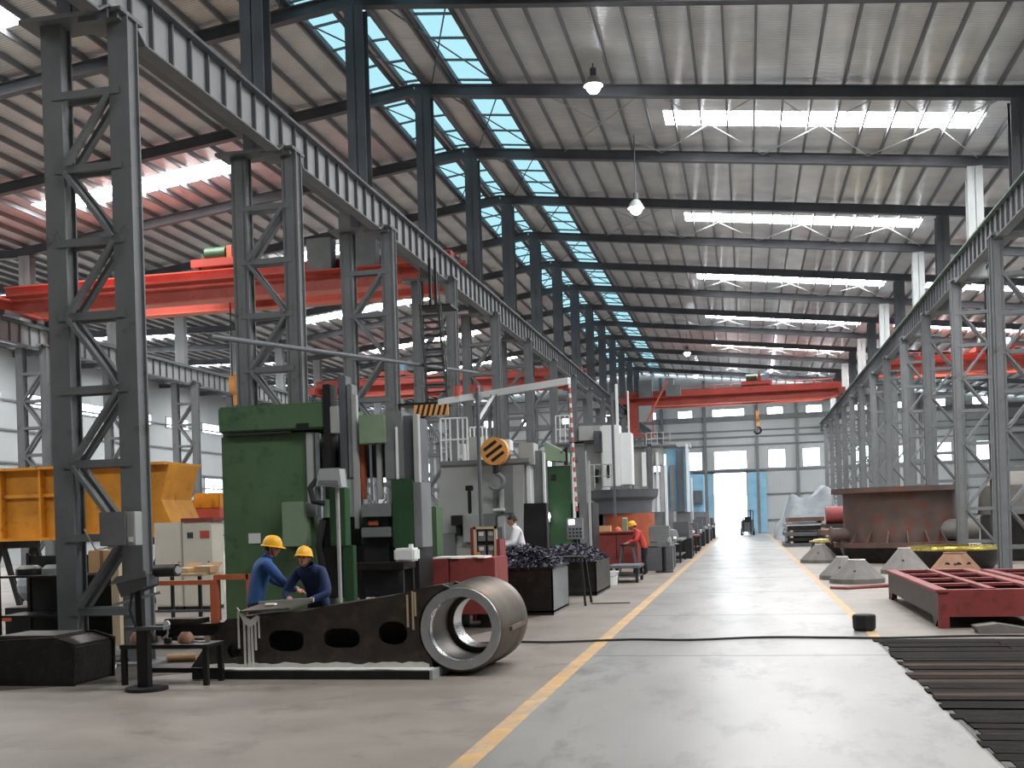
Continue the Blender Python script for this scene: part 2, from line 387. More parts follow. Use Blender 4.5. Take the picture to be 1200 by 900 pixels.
# ---- roof
kmin, kmax = -5, 15
sky_bays = [k for k in range(-1, 15) if (k - 3) % 2 == 0]  # nearest bay is out of view, its rooflights added to light near columns
def bayY(k): return Y0 + 6 * k
GL = [(-11.1, -10.2), (-9.95, -9.35), (-8.25, -7.1)]         # glazed ridge bands
def roof(name, X0, X1, sky):
    mb = MB(); rects = []
    xs = sorted({X0, X1, *[v for g in GL for v in g if X0 < v < X1], *[v for g in sky for v in g if X0 < v < X1], *([RIDGE] if X0 < RIDGE < X1 else []), *([-28.0] if X0 < -28 < X1 else [])})
    for k in range(kmin, kmax):
        for i in range(len(xs) - 1):
            a, b = xs[i], xs[i + 1]; c = (a + b) / 2
            if any(g[0] < c < g[1] for g in GL) and k >= -1: continue
            segs = [(bayY(k), bayY(k) + 6)]
            if k in sky_bays and any(g[0] < c < g[1] for g in sky): segs = [(bayY(k), bayY(k) + 2.5), (bayY(k) + 3.8, bayY(k) + 6)]; rects.append((a, b, bayY(k) + 2.5, bayY(k) + 3.8))
            for ya, yb in segs:
                za, zb = rz(a, CZ), rz(b, CZ)
                mb.add([(a, ya, za), (b, ya, zb), (b, yb, zb), (a, yb, za), (a, ya, za + .05), (b, ya, zb + .05), (b, yb, zb + .05), (a, yb, za + .05)],
                       [(3, 2, 1, 0), (4, 5, 6, 7), (0, 1, 5, 4), (1, 2, 6, 5), (2, 3, 7, 6), (3, 0, 4, 7)])
    o = struct(mb.build(name, 'foil'))
    for a, b, ya, yb in rects:
        za, zb = rz(a, CZ + .02), rz(b, CZ + .02)
        MB().add([(a, ya, za), (b, ya, zb), (b, yb, zb), (a, yb, za)], [(0, 1, 2, 3)]).build('rooflight_panel', 'skylight', o)
    return o
ceilR = roof('ceiling', RIDGE, XRW, [(-2.2, 7.3), (9.3, 18.0)])
ceilL = roof('ceiling_left_bay', XLW, RIDGE, [(-24.8, -17.2), (-43.5, -32)])
struct(MB().box(XLW, XRW, YF - .3, Y0 + 6 * kmin + .05, 12, 16.2).build('trim_1', 'wall'))
for i, (X0, X1) in enumerate(((RIDGE, XRW), (XLW, RIDGE))):
    par = (ceilR, ceilL)[i]; X = X0 + .35
    while X < X1:
        if not any(g[0] - .1 < X < g[1] + .1 for g in GL):
            z = rz(X, CZ - .09)
            MB().box(X - .03, X + .03, Y0 - 3, YB, z - .08, z + .08).build('purlin', 'purlin', par)
        X += .82
# glazed ridge: panes, mullions, crossed rods
for a, b in GL:
    par = ceilR if a > RIDGE - .4 and b > RIDGE else ceilL
    za, zb = rz(a, CZ + .02), rz(b, CZ + .02)
    for k in range(-1, kmax):
        for j in range(4):
            ya, yb = bayY(k) + 1.5 * j, bayY(k) + 1.5 * j + 1.5
            MB().add([(a, ya, za), (b, ya, zb), (b, yb, zb), (a, yb, za)], [(0, 1, 2, 3)]).build('roof_pane', 'cyan', par)
            MB().bar((a, ya, za - .03), (b, ya, zb - .03), .05, .06).build('mullion', 'steel_dark', par)
    for x, z in ((a, za), (b, zb)): MB().box(x - .05, x + .05, bayY(-1), YB, z - .12, z + .04).build('glazing_bar', 'steel_dark', par)
for k in range(1, 15):
    for xa, xb in ((-11.3, -9.0), (-9.0, -6.9)):
        for s_ in (0, 1):
            MB().cyl((xa if s_ else xb, bayY(k) + .1, rz(xa if s_ else xb, .18)), (xb if s_ else xa, bayY(k) + 5.9, rz(xb if s_ else xa, .18)), .022, 6).build('brace_rod', 'steel_dark', ceilR)
    if k % 2 == 1:
        for j in range(4):
            xa, xb = -5.9 + j * 3.4, -5.9 + j * 3.4 + 3.4
            for s_ in (0, 1):
                MB().cyl((xa if s_ else xb, bayY(k) + .1, rz(xa if s_ else xb, .1)), (xb if s_ else xa, bayY(k) + 5.9, rz(xb if s_ else xa, .1)), .018, 6).build('brace_rod', 'steel_light', ceilR)  # rods in rooflight bays painted paler: their lighting is in the colour
for k in range(0, 15):
    for X0, X1, nm in ((RIDGE, XRW, 'right'), (-28.0, RIDGE, 'left'), (XLW, -28.0, 'far')):
        t = thing('roof_rafter', 'grey steel roof rafter spanning the %s under silver roof sheets' % ('wide aisle bay' if nm == 'right' else 'bay of the yellow casting' if nm == 'left' else 'far outer bay'), 'rafter', ((X0 + X1) / 2, bayY(k), rz((X0 + X1) / 2)), 'roof rafters')
        for nme, dz, ww, hh in (('top_flange', .16, .24, .02), ('web', 0, .02, .32), ('bottom_flange', -.16, .24, .025)):
            MB().bar((X0, bayY(k), rz(X0, dz)), (X1, bayY(k), rz(X1, dz)), ww, hh).build(nme, 'steel_dark', t)

# ---- lattice columns
def leg_mesh():
    mb = MB(); w_ = .32; h_ = .28
    mb.box(-w_ / 2, w_ / 2, -h_ / 2, -h_ / 2 + .03, 0, 9.3).box(-w_ / 2, w_ / 2, h_ / 2 - .03, h_ / 2, 0, 9.3).box(w_ / 2 - .07, w_ / 2 - .045, -h_ / 2, h_ / 2, 0, 9.3).box(-w_ / 2 + .045, -w_ / 2 + .07, -h_ / 2, h_ / 2, 0, 9.3)
    return mb
SPAN = 1.08
LEG = leg_mesh().mesh('leg', 'steel'); PLATE = MB().box(-.4, .4, -.4, .4, 0, .04).mesh('base_plate', 'steel')
STR = MB().box(-SPAN / 2, SPAN / 2, -.03, .03, -.055, .055).mesh('strut', 'steel')
DG = MB().bar((-.38, 0, -.5), (.38, 0, .5), .06, .12, (0, 1, 0)).mesh('diagonal', 'steel')
DG2 = MB().bar((.38, 0, -.5), (-.38, 0, .5), .06, .12, (0, 1, 0)).mesh('diagonal', 'steel')
CAP = MB().box(-.95, .7, -.3, .3, 9.3, 9.36).box(.0, .62, -.26, .26, 9.22, 9.3).mesh('cap', 'steel')
def column(X, k, side, label, group, upm='steel_dark', z1=None):
    """side +1: crane girder on the +x leg"""
    t = thing('lattice_column', label, 'column', (X, bayY(k), 0), group)
    sx = 1 if side > 0 else -1
    for s_ in (-1, 1):
        inst(LEG, 'leg', t, (s_ * SPAN / 2, 0, 0)); inst(PLATE, 'base_plate', t, (s_ * SPAN / 2, 0, 0))
    for i in range(8):
        z = .76 + 1.07 * i
        for y in (-.12, .12):
            inst(STR, 'strut', t, (0, y, z))
            if i < 7: inst(DG2 if (i + (0 if side > 0 else 1)) % 2 else DG, 'diagonal', t, (0, y, z + .535))
    inst(CAP, 'cap', t, (0, 0, 0), (0, 0, 0 if side > 0 else PI))
    top = rz(X - sx * .1) - .2
    mb = MB(); a = -.14 * sx
    mb.box(a - .24, a + .24, -.2, -.175, 9.36, top).box(a - .24, a + .24, .175, .2, 9.36, top).box(a - .01, a + .01, -.2, .2, 9.36, top)
    o = bpy.data.objects.new('upper_column', mb.mesh('upper_column', upm)); COL.objects.link(o); o.parent = t
    return t
XLc, XRc = -9.15, 7.45
cols = {}
for k in range(0, 15):
    cols['L', k] = column(XLc, k, 1, 'grey lattice steel column in the row behind the green and grey machines', 'lattice columns behind the machines')
    if k >= 1: column(XRc, k, -1, 'grey lattice steel column in the row behind the rusty drum', 'lattice columns behind the rusty drum', 'steel_light' if (k - 4) % 2 == 0 else 'steel_dark')
    column(-27.4, k, 1, 'grey lattice steel column standing against the far wall beyond the yellow casting', 'lattice columns by the far side wall', 'steel_light')
cols['L', 0]['label'] = 'grey lattice steel column carrying the small grey switch box'
cols['L', 1]['label'] = 'grey lattice steel column rising behind the top of the green vertical lathe'
cols['L', 2]['label'] = 'grey lattice steel column right beside the black steel stair'
# ---- crane runway girders, one per bay
def girder_proto(topm):
    rows = []
    mb = MB(); pts = [(0, 9.38), (.35, 9.38), (.6, 9.2), (5.4, 9.2), (5.65, 9.38), (6, 9.38), (6, 9.93), (0, 9.93)]
    mb.prism(pts, -.012, .012, 'yz'); rows.append(('web', mb.mesh('web', 'web'), (0, 0, 0)))
    mb = MB().box(-.17, .17, 0, 6, 9.93, 9.98); rows.append(('top_flange', mb.mesh('top_flange', topm), (0, 0, 0)))
    mb = MB()
    for (a, b), (c, d) in zip(pts[:5], pts[1:6]): mb.bar((0, a, b - .015), (0, c, d - .015), .26, .03)
    rows.append(('bottom_flange', mb.mesh('bottom_flange', 'steel'), (0, 0, 0)))
    st = MB().box(-.085, .085, -.02, .02, 9.2, 9.93).mesh('stiffener', 'steel_dark')
    for i in range(10): rows.append(('stiffener', st, (0, .32 + i * .595, .0 if 0 < i < 9 else .0)))
    rows.append(('crane_rail', MB().box(-.05, .05, 0, 6, 9.98, 10.1).mesh('crane_rail', 'steel_dark'), (0, 0, 0)))
    rows.append(('brake_plate', MB().box(-1.15, -.17, 0, 6, 9.86, 9.9).mesh('brake_plate', 'steel_dark'), (0, 0, 0)))
    return rows
GP = girder_proto('steel_dark'); GPG = girder_proto('flange_green')
GPR = GPG[:-1] + [('brake_plate', MB().box(.17, 1.0, 0, 6, 9.86, 9.9).mesh('brake_plate', 'steel_dark'), (0, 0, 0))]
def girder(X, k, label, group, P):
    t = thing('crane_girder', label, 'girder', (X, bayY(k), 0), group)
    for n, me, loc in P: inst(me, n, t, loc)
for k in range(-1, 15):
    if k >= 0: girder(-8.72, k, 'grey ribbed crane runway girder above the green machine row', 'runway girders above the machines', GP)
    if k >= 2: girder(6.95, k, 'grey ribbed crane runway girder with green top edge above the rusty drum', 'runway girders above the drum', GPR)
    if k >= 1: girder(-26.9, k, 'grey ribbed crane runway girder with green top edge along the far side wall', 'runway girders by the far side wall', GPG)
# nearest bay in front of the first column
girder(-8.72, -1, 'grey ribbed crane runway girder above the green machine row', 'runway girders above the machines', GP)

# ================================================================ OVERHEAD CRANES
def crane(label, X0, X1, Y, trolley_x, group=None, cab=False, hook=True, hook_z=8.6, boxes=()):
    t = thing('overhead_crane', label, 'crane', ((X0 + X1) / 2, Y, 10.1), group)
    for dy, nm in ((-.9, 'girder'), (.9, 'girder')):
        y = Y + dy
        pts = [(X0, 10.35), (X0 + 1.2, 10.15), (X1 - 1.2, 10.15), (X1, 10.35), (X1, 11.15), (X0, 11.15)]
        g = MB().prism(pts, y - .22, y + .22, 'xz').build(nm, 'red', t)
        MB().box(X0 + 1.2, X1 - 1.2, y - .3, y + .3, 10.1, 10.15).build('bottom_flange', 'redorange', g)
        MB().box(X0, X1, y - .3, y + .3, 11.15, 11.19).build('top_flange', 'redorange', g)
        MB().box(X0, X1, y - .04, y + .04, 11.19, 11.27).build('rail', 'steel_dark', g)
    for x in (X0, X1):
        e = MB().box(x - .22, x + .22, Y - 1.9, Y + 1.9, 10.3, 10.75).build('end_truck', 'red', t)
        for y in (-1.5, 1.5): MB().cyl((x - .08, Y + y, 10.32), (x + .08, Y + y, 10.32), .22, 18).build('wheel', 'steel_dark', e)
    w_ = MB().box(X0 + .3, X1 - .3, Y - 1.75, Y - 1.15, 10.7, 10.74).build('walkway', 'red', t)
    for i in range(13): x = X0 + .4 + (X1 - X0 - .8) * i / 12; MB().cyl((x, Y + 1.7, 10.74), (x, Y + 1.7, 11.8), .02, 6).build('handrail_post', 'red', w_)
    for z in (11.3, 11.8): MB().cyl((X0 + .4, Y + 1.7, z), (X1 - .4, Y + 1.7, z), .02, 6).build('handrail', 'red', w_)
    MB().box(X0 + .3, X1 - .3, Y + 1.15, Y + 1.75, 10.7, 10.74).build('walkway', 'red', t)
    x = trolley_x
    tr = MB().box(x - 1.1, x + 1.1, Y - 1.1, Y + 1.1, 11.35, 11.62).build('trolley_frame', 'red', t)
    MB().cyl((x - .75, Y - .5, 11.9), (x + .05, Y - .5, 11.9), .26, 16).build('hoist_motor', 'green_dark', tr, smooth=True)
    MB().cyl((x - .7, Y + .35, 11.95), (x + .6, Y + .35, 11.95), .32, 18).build('rope_drum', 'steel_dark', tr, smooth=True)
    MB().box(x + .35, x + .95, Y - .7, Y - .2, 11.62, 12.1).build('gearbox', 'mblue', tr, bevel=.03)
    MB().box(x + .1, x + .32, Y - .7, Y - .4, 11.62, 12.15).build('brake', 'rustorange', tr, bevel=.02)
    for dx, dy in ((-.9, -.9), (-.9, .9), (.9, -.9), (.9, .9)): MB().cyl((x + dx - .06, Y + dy, 11.36), (x + dx + .06, Y + dy, 11.36), .13, 14).build('trolley_wheel', 'steel_dark', tr)
    for bx_, bw, bh in boxes: MB().box(bx_, bx_ + bw, Y - 1.7, Y - 1.2, 10.74, 10.74 + bh).build('electrical_box', 'mmid', t, bevel=.02)
    if cab:
        c = MB().box(X0 + .35, X0 + .45, Y - 2.2, Y - .6, 7.9, 10.3).box(X0 + .35, X0 + 2.2, Y - 2.2, Y - .6, 7.85, 7.95).box(X0 + .35, X0 + 1.0, Y - 2.22, Y - 2.16, 7.9, 10.3).build('cab', 'red', t)
        for dx in (1.1, 2.15): MB().bar((X0 + dx, Y - 2.15, 7.9), (X0 + dx, Y - 2.15, 10.2), .07).build('cab_post', 'red', c)
        MB().bar((X0 + 1.7, Y - 2.15, 8.9), (X0 + 3.3, Y - 1.9, 11.9), .12).build('cab_stair', 'redorange', c)
        MB().box(X0 + .45, X0 + 2.15, Y - 2.12, Y - 2.1, 8.9, 10.1).build('cab_window', 'perspex', c)
    if hook:
        hb = MB().cyl((x - .1, Y, hook_z), (x + .1, Y, hook_z), .42, 20).build('hook_block', 'hazard', t, smooth=True)
        for dy in (-.3, .3): MB().cyl((x, Y + dy, hook_z), (x, Y + dy, 11.5), .025, 6).build('wire_rope', 'ropes', t)
        MB().cyl((x, Y, hook_z - .4), (x, Y, hook_z - .75), .12, 10).build('swivel', 'hazard', hb)
        MB().tube([(x + .24 * math.sin(a), Y, hook_z - 1.05 + .24 * math.cos(a)) for a in [i * 4.5 / 14 for i in range(15)]], .07, 8).build('hook', 'black', hb, smooth=True)
    return t
crane('red overhead travelling crane with grey boxes and yellow hook across the aisle', -8.72, 6.95, 83.5, 1.0, cab=True, hook_z=9.1, boxes=((-7.6, 1.0, 1.3), (-5.6, .6, 1.35), (-5.0, .5, .8)))
crane('red overhead crane above the yellow casting, green motor on its trolley', -26.9, -9.6, 37.2, -18.2, hook=True, hook_z=7.2, boxes=((-14.6, .9, 1.1), (-13.4, 1.3, 1.9)))
crane('red overhead crane seen beyond the stairs and white jib arm', -26.9, -9.6, 67.5, -22, hook=False)
crane('red overhead crane in the bay behind the rusty drum', 8.0, 24.8, 72, 15, hook=False)

# ================================================================ LAMPS
def lamp(X, Y, Z, label):
    t = thing('high_bay_lamp', label, 'lamp', (X, Y, Z), None)
    zr = rz(X, .3)
    MB().cyl((X, Y, Z + .3), (X, Y, zr), .02, 8).build('rod', 'steel_dark', t)
    MB().cyl((X, Y, Z + .12), (X, Y, Z + .38), .09, 12).build('ballast_case', 'steel_dark', t)
    MB().lathe([(.09, .16), (.15, .12), (.24, -.02), (.28, -.12), (.27, -.12), (.22, -.02), (.13, .1)], (X, Y, Z), 20).build('reflector', 'steel_light', t, smooth=True)
    MB().sph((X, Y, Z - .14), .2, 16, 10).build('bulb', 'lampglow', t, smooth=True)
p = at(750, 240, 37.0); lamp(p.x, p.y, p.z, 'bright high bay lamp hanging above the dark green boring mill')
p = at(700, 96, 31.0); lamp(p.x, p.y, p.z, 'bright high bay lamp hanging above the white jib arm')
p = at(810, 412, 79.0); lamp(p.x, p.y, p.z, 'lit high bay lamp hanging above the red crane with the yellow hook')
p = at(820, 439, 99.0); lamp(p.x, p.y, p.z, 'small lit lamp hanging just before the end wall')
p = at(908, 432, 96.0); lamp(p.x, p.y, p.z, 'small lamp hanging over the trolley of the crane with yellow hook')
#PART2
# ================================================================ STAIRS, BOARD, PIPE ON THE COLUMN ROW
t = thing('steel_stair', 'black steel stair leading up to the runway girder behind the grey machine', 'stairs', (-8.0, 27.2, 4.9))
A, B = Vector((-8.22, 28.4, 7.75)), Vector((-7.62, 26.9, 4.95))
for dx in (-.26, .26): MB().bar(A + Vector((dx, 0, 0)), B + Vector((dx, 0, 0)), .04, .2).build('stringer', 'black', t)
for dx in (-.27, .27): MB().tube([A + Vector((dx, 0, .9)), B + Vector((dx, 0, .9)), B + Vector((dx, -.1, 0))], .02, 6).build('handrail', 'black', t)
for i in range(14):
    c = A.lerp(B, (i + .5) / 14); MB().box(c.x - .25, c.x + .25, c.y - .11, c.y + .11, c.z - .015, c.z + .015).build('tread', 'black', t)
MB().box(-8.5, -7.2, 26.3, 26.95, 4.86, 4.92).build('landing', 'black', t)
MB().box(-8.5, -7.6, 28.4, 29.2, 7.72, 7.78).build('landing', 'black', t)
for a, b in (((-8.36, 26.5, 4.3), (-7.4, 26.5, 4.86)), ((-8.36, 26.5, 3.9), (-7.9, 26.5, 4.86)), ((-8.36, 29.1, 7.72), (-8.36, 29.1, 9.2)), ((-8.2, 29.1, 7.72), (-8.2, 29.1, 9.2))): MB().bar(a, b, .07).build('bracket', 'black', t)
r = rect(490, 474, 530, 487, 26.2)
t = thing('hazard_board', 'orange and black striped warning board at the foot of the black stair', 'sign', (r[0], 26.2, r[2]))
MB().box(r[0], r[1], 26.2, 26.24, r[2], r[3]).build('board', 'hazard', t)
for i in range(6):
    x = r[0] + .03 + i * (r[1] - r[0] - .05) / 6
    MB().prism([(x, r[2]), (x + .06, r[2]), (x + .14, r[3]), (x + .08, r[3])], 26.19, 26.2, 'xz').build('stripe', 'black', t)
for x in (r[0] + .1, r[1] - .1): MB().bar((x, 26.27, r[2]), (x, 26.32, 4.88), .03).build('bracket', 'black', t)
MB().tube([(-8.2, 15.9, 4.95), (-8.2, 33.76, 6.62)], .045, 10).solo('conduit_pipe', 'steel_dark', 'long grey pipe slung along the column row in front of the black stair', 'pipe')
t = thing('switch_box', 'grey steel switch box fixed to a lattice column above the tool table', 'switch box', (-8.8, 14.0, 1.7))
r = rect(121, 600, 152, 640, 13.85)
MB().box(r[0], r[1], 13.85, 14.07, r[2], r[3]).build('case', 'mmid', t, bevel=.01)
MB().box(r[1], r[1] + .13, 13.87, 14.07, r[2], r[3]).build('door', 'mgrey', t, bevel=.01)
MB().box(r[1] + .03, r[1] + .1, 13.86, 13.87, r[2] + .05, r[2] + .12).build('lock', 'mwhite', t)
MB().tube([((r[0] + r[1]) / 2, 13.95, r[2]), (r[0] - .1, 13.9, r[2] - .05), (r[0] - .3, 13.95, r[2] + .25)], .012, 6).build('cable', 'wood', t)

# ================================================================ FOREGROUND ARM AND RING
AY = 13.0
RC = Vector((-3.48, 0, .585)); RO, RI, RL = .545, .40, 1.35
arm = thing('crank_arm', 'dark forged steel crank arm with bright bored ring boss lying on a low plinth', 'machine part', (-5.2, AY + .4, 0))
def P(px, py): v = at(px, py, AY); return (v.x, v.z)
outline = [P(228, 783), P(246, 756), P(270, 726), P(287, 723), P(312, 721), P(358, 717), P(384, 711), P(430, 704), P(465, 698), P(500, 689), P(522, 685)]
ta = math.radians(142)
right = [(RC.x + .53 * math.cos(math.radians(a_)), RC.z + .53 * math.sin(math.radians(a_))) for a_ in range(104, 236, 11)] + [P(512, 781)]
poly = outline + right
# plate with real holes: front skin built as a filled face with cut-outs
def plate_with_holes(poly, hl, y0, y1):
    bm = bmesh.new(); loops = [poly] + hl; edges = []
    for lp in loops:
        vs = [bm.verts.new((a, y0, b)) for a, b in lp]
        edges += [bm.edges.new((vs[i], vs[(i + 1) % len(vs)])) for i in range(len(vs))]
    bmesh.ops.triangle_fill(bm, use_beauty=True, use_dissolve=False, edges=edges)
    ret = bmesh.ops.extrude_face_region(bm, geom=list(bm.faces))
    for v in [g for g in ret['geom'] if isinstance(g, bmesh.types.BMVert)]: v.co.y = y1
    bm.verts.index_update()
    mb = MB(); mb.add([v.co[:] for v in bm.verts], [[v.index for v in f.verts] for f in bm.faces]); bm.free(); return mb
def ell(px, py, rx, ry, sq=2.0, n=22):
    out = []
    k = AY / 1281 * 1.03
    c = P(px, py)
    for i in range(n):
        a = 2 * PI * i / n; ca, sa = math.cos(a), math.sin(a)
        out.append((c[0] + rx * k * math.copysign(abs(ca) ** (2 / sq), ca), c[1] + ry * k * math.copysign(abs(sa) ** (2 / sq), sa)))
    return out
hl = [ell(279, 763, 9, 9), ell(340, 751, 23, 13, 3), ell(405, 748, 23, 12, 3), ell(465, 742, 18, 14, 2.4)]
plate_with_holes(poly, hl, AY, AY + .1).build('side_plate', 'castdark', arm)
plate_with_holes([(a, b) for a, b in poly], [], AY + .62, AY + .72).build('side_plate', 'castdark', arm)
for (a, b), (c, d) in zip(outline[2:-1], outline[3:]):
    MB().add([(a, AY + .02, b), (c, AY + .02, d), (c, AY + .62, d), (a, AY + .62, b), (a, AY + .02, b - .06), (c, AY + .02, d - .06), (c, AY + .62, d - .06), (a, AY + .62, b - .06)],
             [(3, 2, 1, 0), (4, 5, 6, 7), (0, 1, 5, 4), (1, 2, 6, 5), (2, 3, 7, 6), (3, 0, 4, 7)]).build('top_web', 'castdark', arm)
MB().box(-7.0, -4.0, AY + .1, AY + .62, .12, .18).build('bottom_web', 'oily', arm)
# ring boss
ring = MB().lathe([(RI, AY + .0), (RO - .035, AY), (RO, AY + .05), (RO, AY + RL - .35), (RO + .03, AY + RL - .3), (RO + .03, AY + RL), (RI - .06, AY + RL), (RI - .06, AY + RL - .45), (RI, AY + RL - .45)], (RC.x, 0, RC.z), 56, 'y', close=True).build('ring_boss', 'ringside', arm, smooth=True)
MB().lathe([(RI + .0, AY - .012), (RO - .04, AY - .012), (RO - .03, AY + .002), (RI - .002, AY + .002)], (RC.x, 0, RC.z), 56, 'y', close=True).build('machined_face', 'machined', ring, smooth=True)
MB().lathe([(RI - .002, AY + .01), (RI - .002, AY + .12), (RI - .006, AY + .12), (RI - .006, AY + .01)], (RC.x, 0, RC.z), 48, 'y', close=True).build('bore_edge', 'machined', ring, smooth=True)
MB().lathe([(RI - .062, AY + RL - .43), (RI - .062, AY + RL - .02), (RI - .066, AY + RL - .02), (RI - .066, AY + RL - .43)], (RC.x, 0, RC.z), 48, 'y', close=True).build('bore_edge', 'machined', ring, smooth=True)
MB().box(RC.x + RO - .03, RC.x + RO + .035, AY + .35, AY + RL, RC.z - .06, RC.z - .01).build('key_slot', 'rust', ring)
# turned-up plate on the top, grease streaks
l0, l1 = P(287, 721), P(345, 718)
MB().add([(l0[0], AY - .03, l0[1] + .03), (l1[0], AY - .03, l1[1] + .04), (l1[0] + .12, AY + .42, l1[1] + .09), (l0[0] + .05, AY + .42, l0[1] + .08),
          (l0[0], AY - .03, l0[1] + .055), (l1[0], AY - .03, l1[1] + .065), (l1[0] + .12, AY + .42, l1[1] + .115), (l0[0] + .05, AY + .42, l0[1] + .105)],
         [(3, 2, 1, 0), (4, 5, 6, 7), (0, 1, 5, 4), (1, 2, 6, 5), (2, 3, 7, 6), (3, 0, 4, 7)]).build('cover_flap', 'ringside', arm)
MB().bar((l0[0] + .05, AY + .44, l0[1] + .12), (l1[0] + .14, AY + .44, l1[1] + .13), .04, .05).build('flap_lip', 'steel_light', arm)
gr = MB(); c = P(298, 726)
for px, y0_, y1_, w_ in ((284, 716, 760, 2.5), (291, 722, 787, 3), (296, 725, 790, 3.5), (300, 727, 787, 3), (304, 725, 762, 2.5), (308, 722, 748, 2)):
    a, b = P(px, y0_), P(px + .5, y1_); gr.box(a[0] - w_ * .005, a[0] + w_ * .005, AY - .012, AY, b[1], a[1])
gr.prism([P(283, 712), P(291, 730), P(298, 735), P(305, 731), P(309, 722), P(306, 721), P(298, 727), P(290, 720)], AY - .02, AY, 'xz')
gr.build('grease_streak', 'grease', arm)
pz = P(300, 782)[1]; xa = P(250, 782)[0]; xb = P(508, 782)[0]; rag = [(xb, pz), (xa, pz)]; n_ = 34
for i in range(n_ + 1): rag.append((xa + (xb - xa) * i / n_, pz + .035 + random.uniform(0, .035)))
MB().prism(rag, AY - .006, AY, 'xz').build('grease_film', 'grease', arm)
for px, y0_, y1_ in ((482, 697, 735), (488, 693, 738), (491, 694, 722)):
    a, b = P(px, y0_), P(px, y1_); MB().box(a[0] - .012, a[0] + .012, AY - .01, AY, b[1], a[1]).build('chalk_mark', 'wood', arm)
# plinth with plaster top
pl = thing('low_plinth', 'low black steel plinth with pale grease film under the crank arm', 'plinth', (-5.4, 13.0, 0))
MB().box(-6.95, -3.8, 12.72, 13.9, 0, .105).build('base_plate', 'black', pl)
pts = [(-6.95, 12.74)]
x = -6.93
while x < -3.9: pts.append((x, 12.76 + random.uniform(-.015, .05))); x += .16
pts += [(-3.82, 12.74), (-3.82, 13.0), (-6.93, 13.0)]
MB().prism(pts[1:], .105, .115, 'xy').build('grease_film', 'grease', pl)
MB().box(-3.8, -3.76, 12.7, 13.9, 0, .115).build('edge_strip', 'steel_light', pl)
# papers and tools lying on the arm
q = at(322, 704, 13.25); zz = l0[1] + .098
MB().box(q.x - .08, q.x + .08, 13.2, 13.32, zz, zz + .03).solo('folded_rag', 'paper', 'small white rag lying on top of the dark crank arm', 'rag', bevel=.015)

# ================================================================ PEOPLE
def bone_mesh(J, E, R):
    me = bpy.data.meshes.new('tmp'); names = list(J); idx = {n: i for i, n in enumerate(names)}
    me.from_pydata([J[n] for n in names], [(idx[a], idx[b]) for a, b in E], [])
    o = bpy.data.objects.new('tmp', me); COL.objects.link(o)
    bm = bmesh.new(); bm.from_mesh(me); lay = bm.verts.layers.skin.verify(); bm.verts.ensure_lookup_table()
    for n in names:
        sv = bm.verts[idx[n]][lay]; r_ = R[n]; sv.radius = (r_, r_) if not isinstance(r_, tuple) else r_; sv.use_root = n == 'pelvis'
    bm.to_mesh(me); bm.free()
    sk = o.modifiers.new('s', 'SKIN'); sk.use_smooth_shade = True; sk.branch_smoothing = .3
    sb = o.modifiers.new('b', 'SUBSURF'); sb.levels = 2; sb.render_levels = 2
    dg = bpy.context.evaluated_depsgraph_get(); ev = o.evaluated_get(dg); em = ev.to_mesh()
    vs = [v.co.copy() for v in em.vertices]; fs = [tuple(p.vertices) for p in em.polygons]
    ev.to_mesh_clear(); bpy.data.objects.remove(o); return vs, fs
def head_verts(c, yaw, pitch):
    n, m_ = 28, 20; vs = []; fs = []
    rot = Matrix.Rotation(yaw, 3, 'Z') @ Matrix.Rotation(pitch, 3, 'X')
    for i in range(m_ + 1):
        t_ = -PI / 2 + PI * i / m_; z = math.sin(t_)
        for k in range(n):
            a = 2 * PI * k / n; x, y = math.cos(a) * math.cos(t_), math.sin(a) * math.cos(t_)
            px, py, pz = x * .076, y * .096, z * .118
            if z < 0: px *= 1 + .28 * z; py = py * (1 + .12 * z) - .012 * (-z)
            front = -y
            if front > 0:
                py -= .026 * math.exp(-((px / .014) ** 2)) * math.exp(-(((pz + .022) / .020) ** 2)) * 1.0      # nose
                py -= .010 * math.exp(-((px / .011) ** 2)) * math.exp(-(((pz - .006) / .022) ** 2))
                for s_ in (-1, 1): py += .012 * math.exp(-(((px - s_ * .032) / .017) ** 2)) * math.exp(-(((pz - .010) / .014) ** 2))
                py -= .006 * math.exp(-((px / .028) ** 2)) * math.exp(-(((pz + .058) / .010) ** 2))
                py -= .010 * math.exp(-((px / .026) ** 2)) * math.exp(-(((pz + .098) / .018) ** 2))
            else: py += .012 * max(0, z + .3) * (-front)
            for s_ in (-1, 1):
                e = math.exp(-(((py - .008) / .016) ** 2)) * math.exp(-(((pz + .004) / .030) ** 2))
                if s_ * px > .055: px += s_ * .022 * e
            vs.append(rot @ Vector((px, py, pz)) + c)
    for i in range(m_):
        for k in range(n): k2 = (k + 1) % n; fs.append((i * n + k, i * n + k2, (i + 1) * n + k2, (i + 1) * n + k))
    return vs, fs, rot
def finger_set(mb, wrist, dirv, nrm, side, curl):
    d = dirv.normalized(); nrm = (nrm - d * nrm.dot(d)).normalized(); s = d.cross(nrm).normalized() * side
    base = wrist + d * .085
    for i, (off, ln) in enumerate(((-.033, .072), (-.011, .082), (.011, .077), (.032, .060))):
        p = base + s * off; pts = [p - d * .02, p]; a = 0; q = p
        for j in range(3):
            a += curl * (.5 + .35 * j); q = q + (d * math.cos(a) + nrm * math.sin(a)) * ln * (.45, .31, .24)[j]; pts.append(q)
        mb.tube(pts, .009, 7, [.0095, .0095, .009, .008, .0065])
    p = wrist + d * .025 - s * .03
    mb.tube([p, p - s * .03 + d * .02 + nrm * .008, p - s * .042 + d * .048 + nrm * .018, p - s * .04 + d * .07 + nrm * .026], .011, 7, [.013, .012, .010, .008])
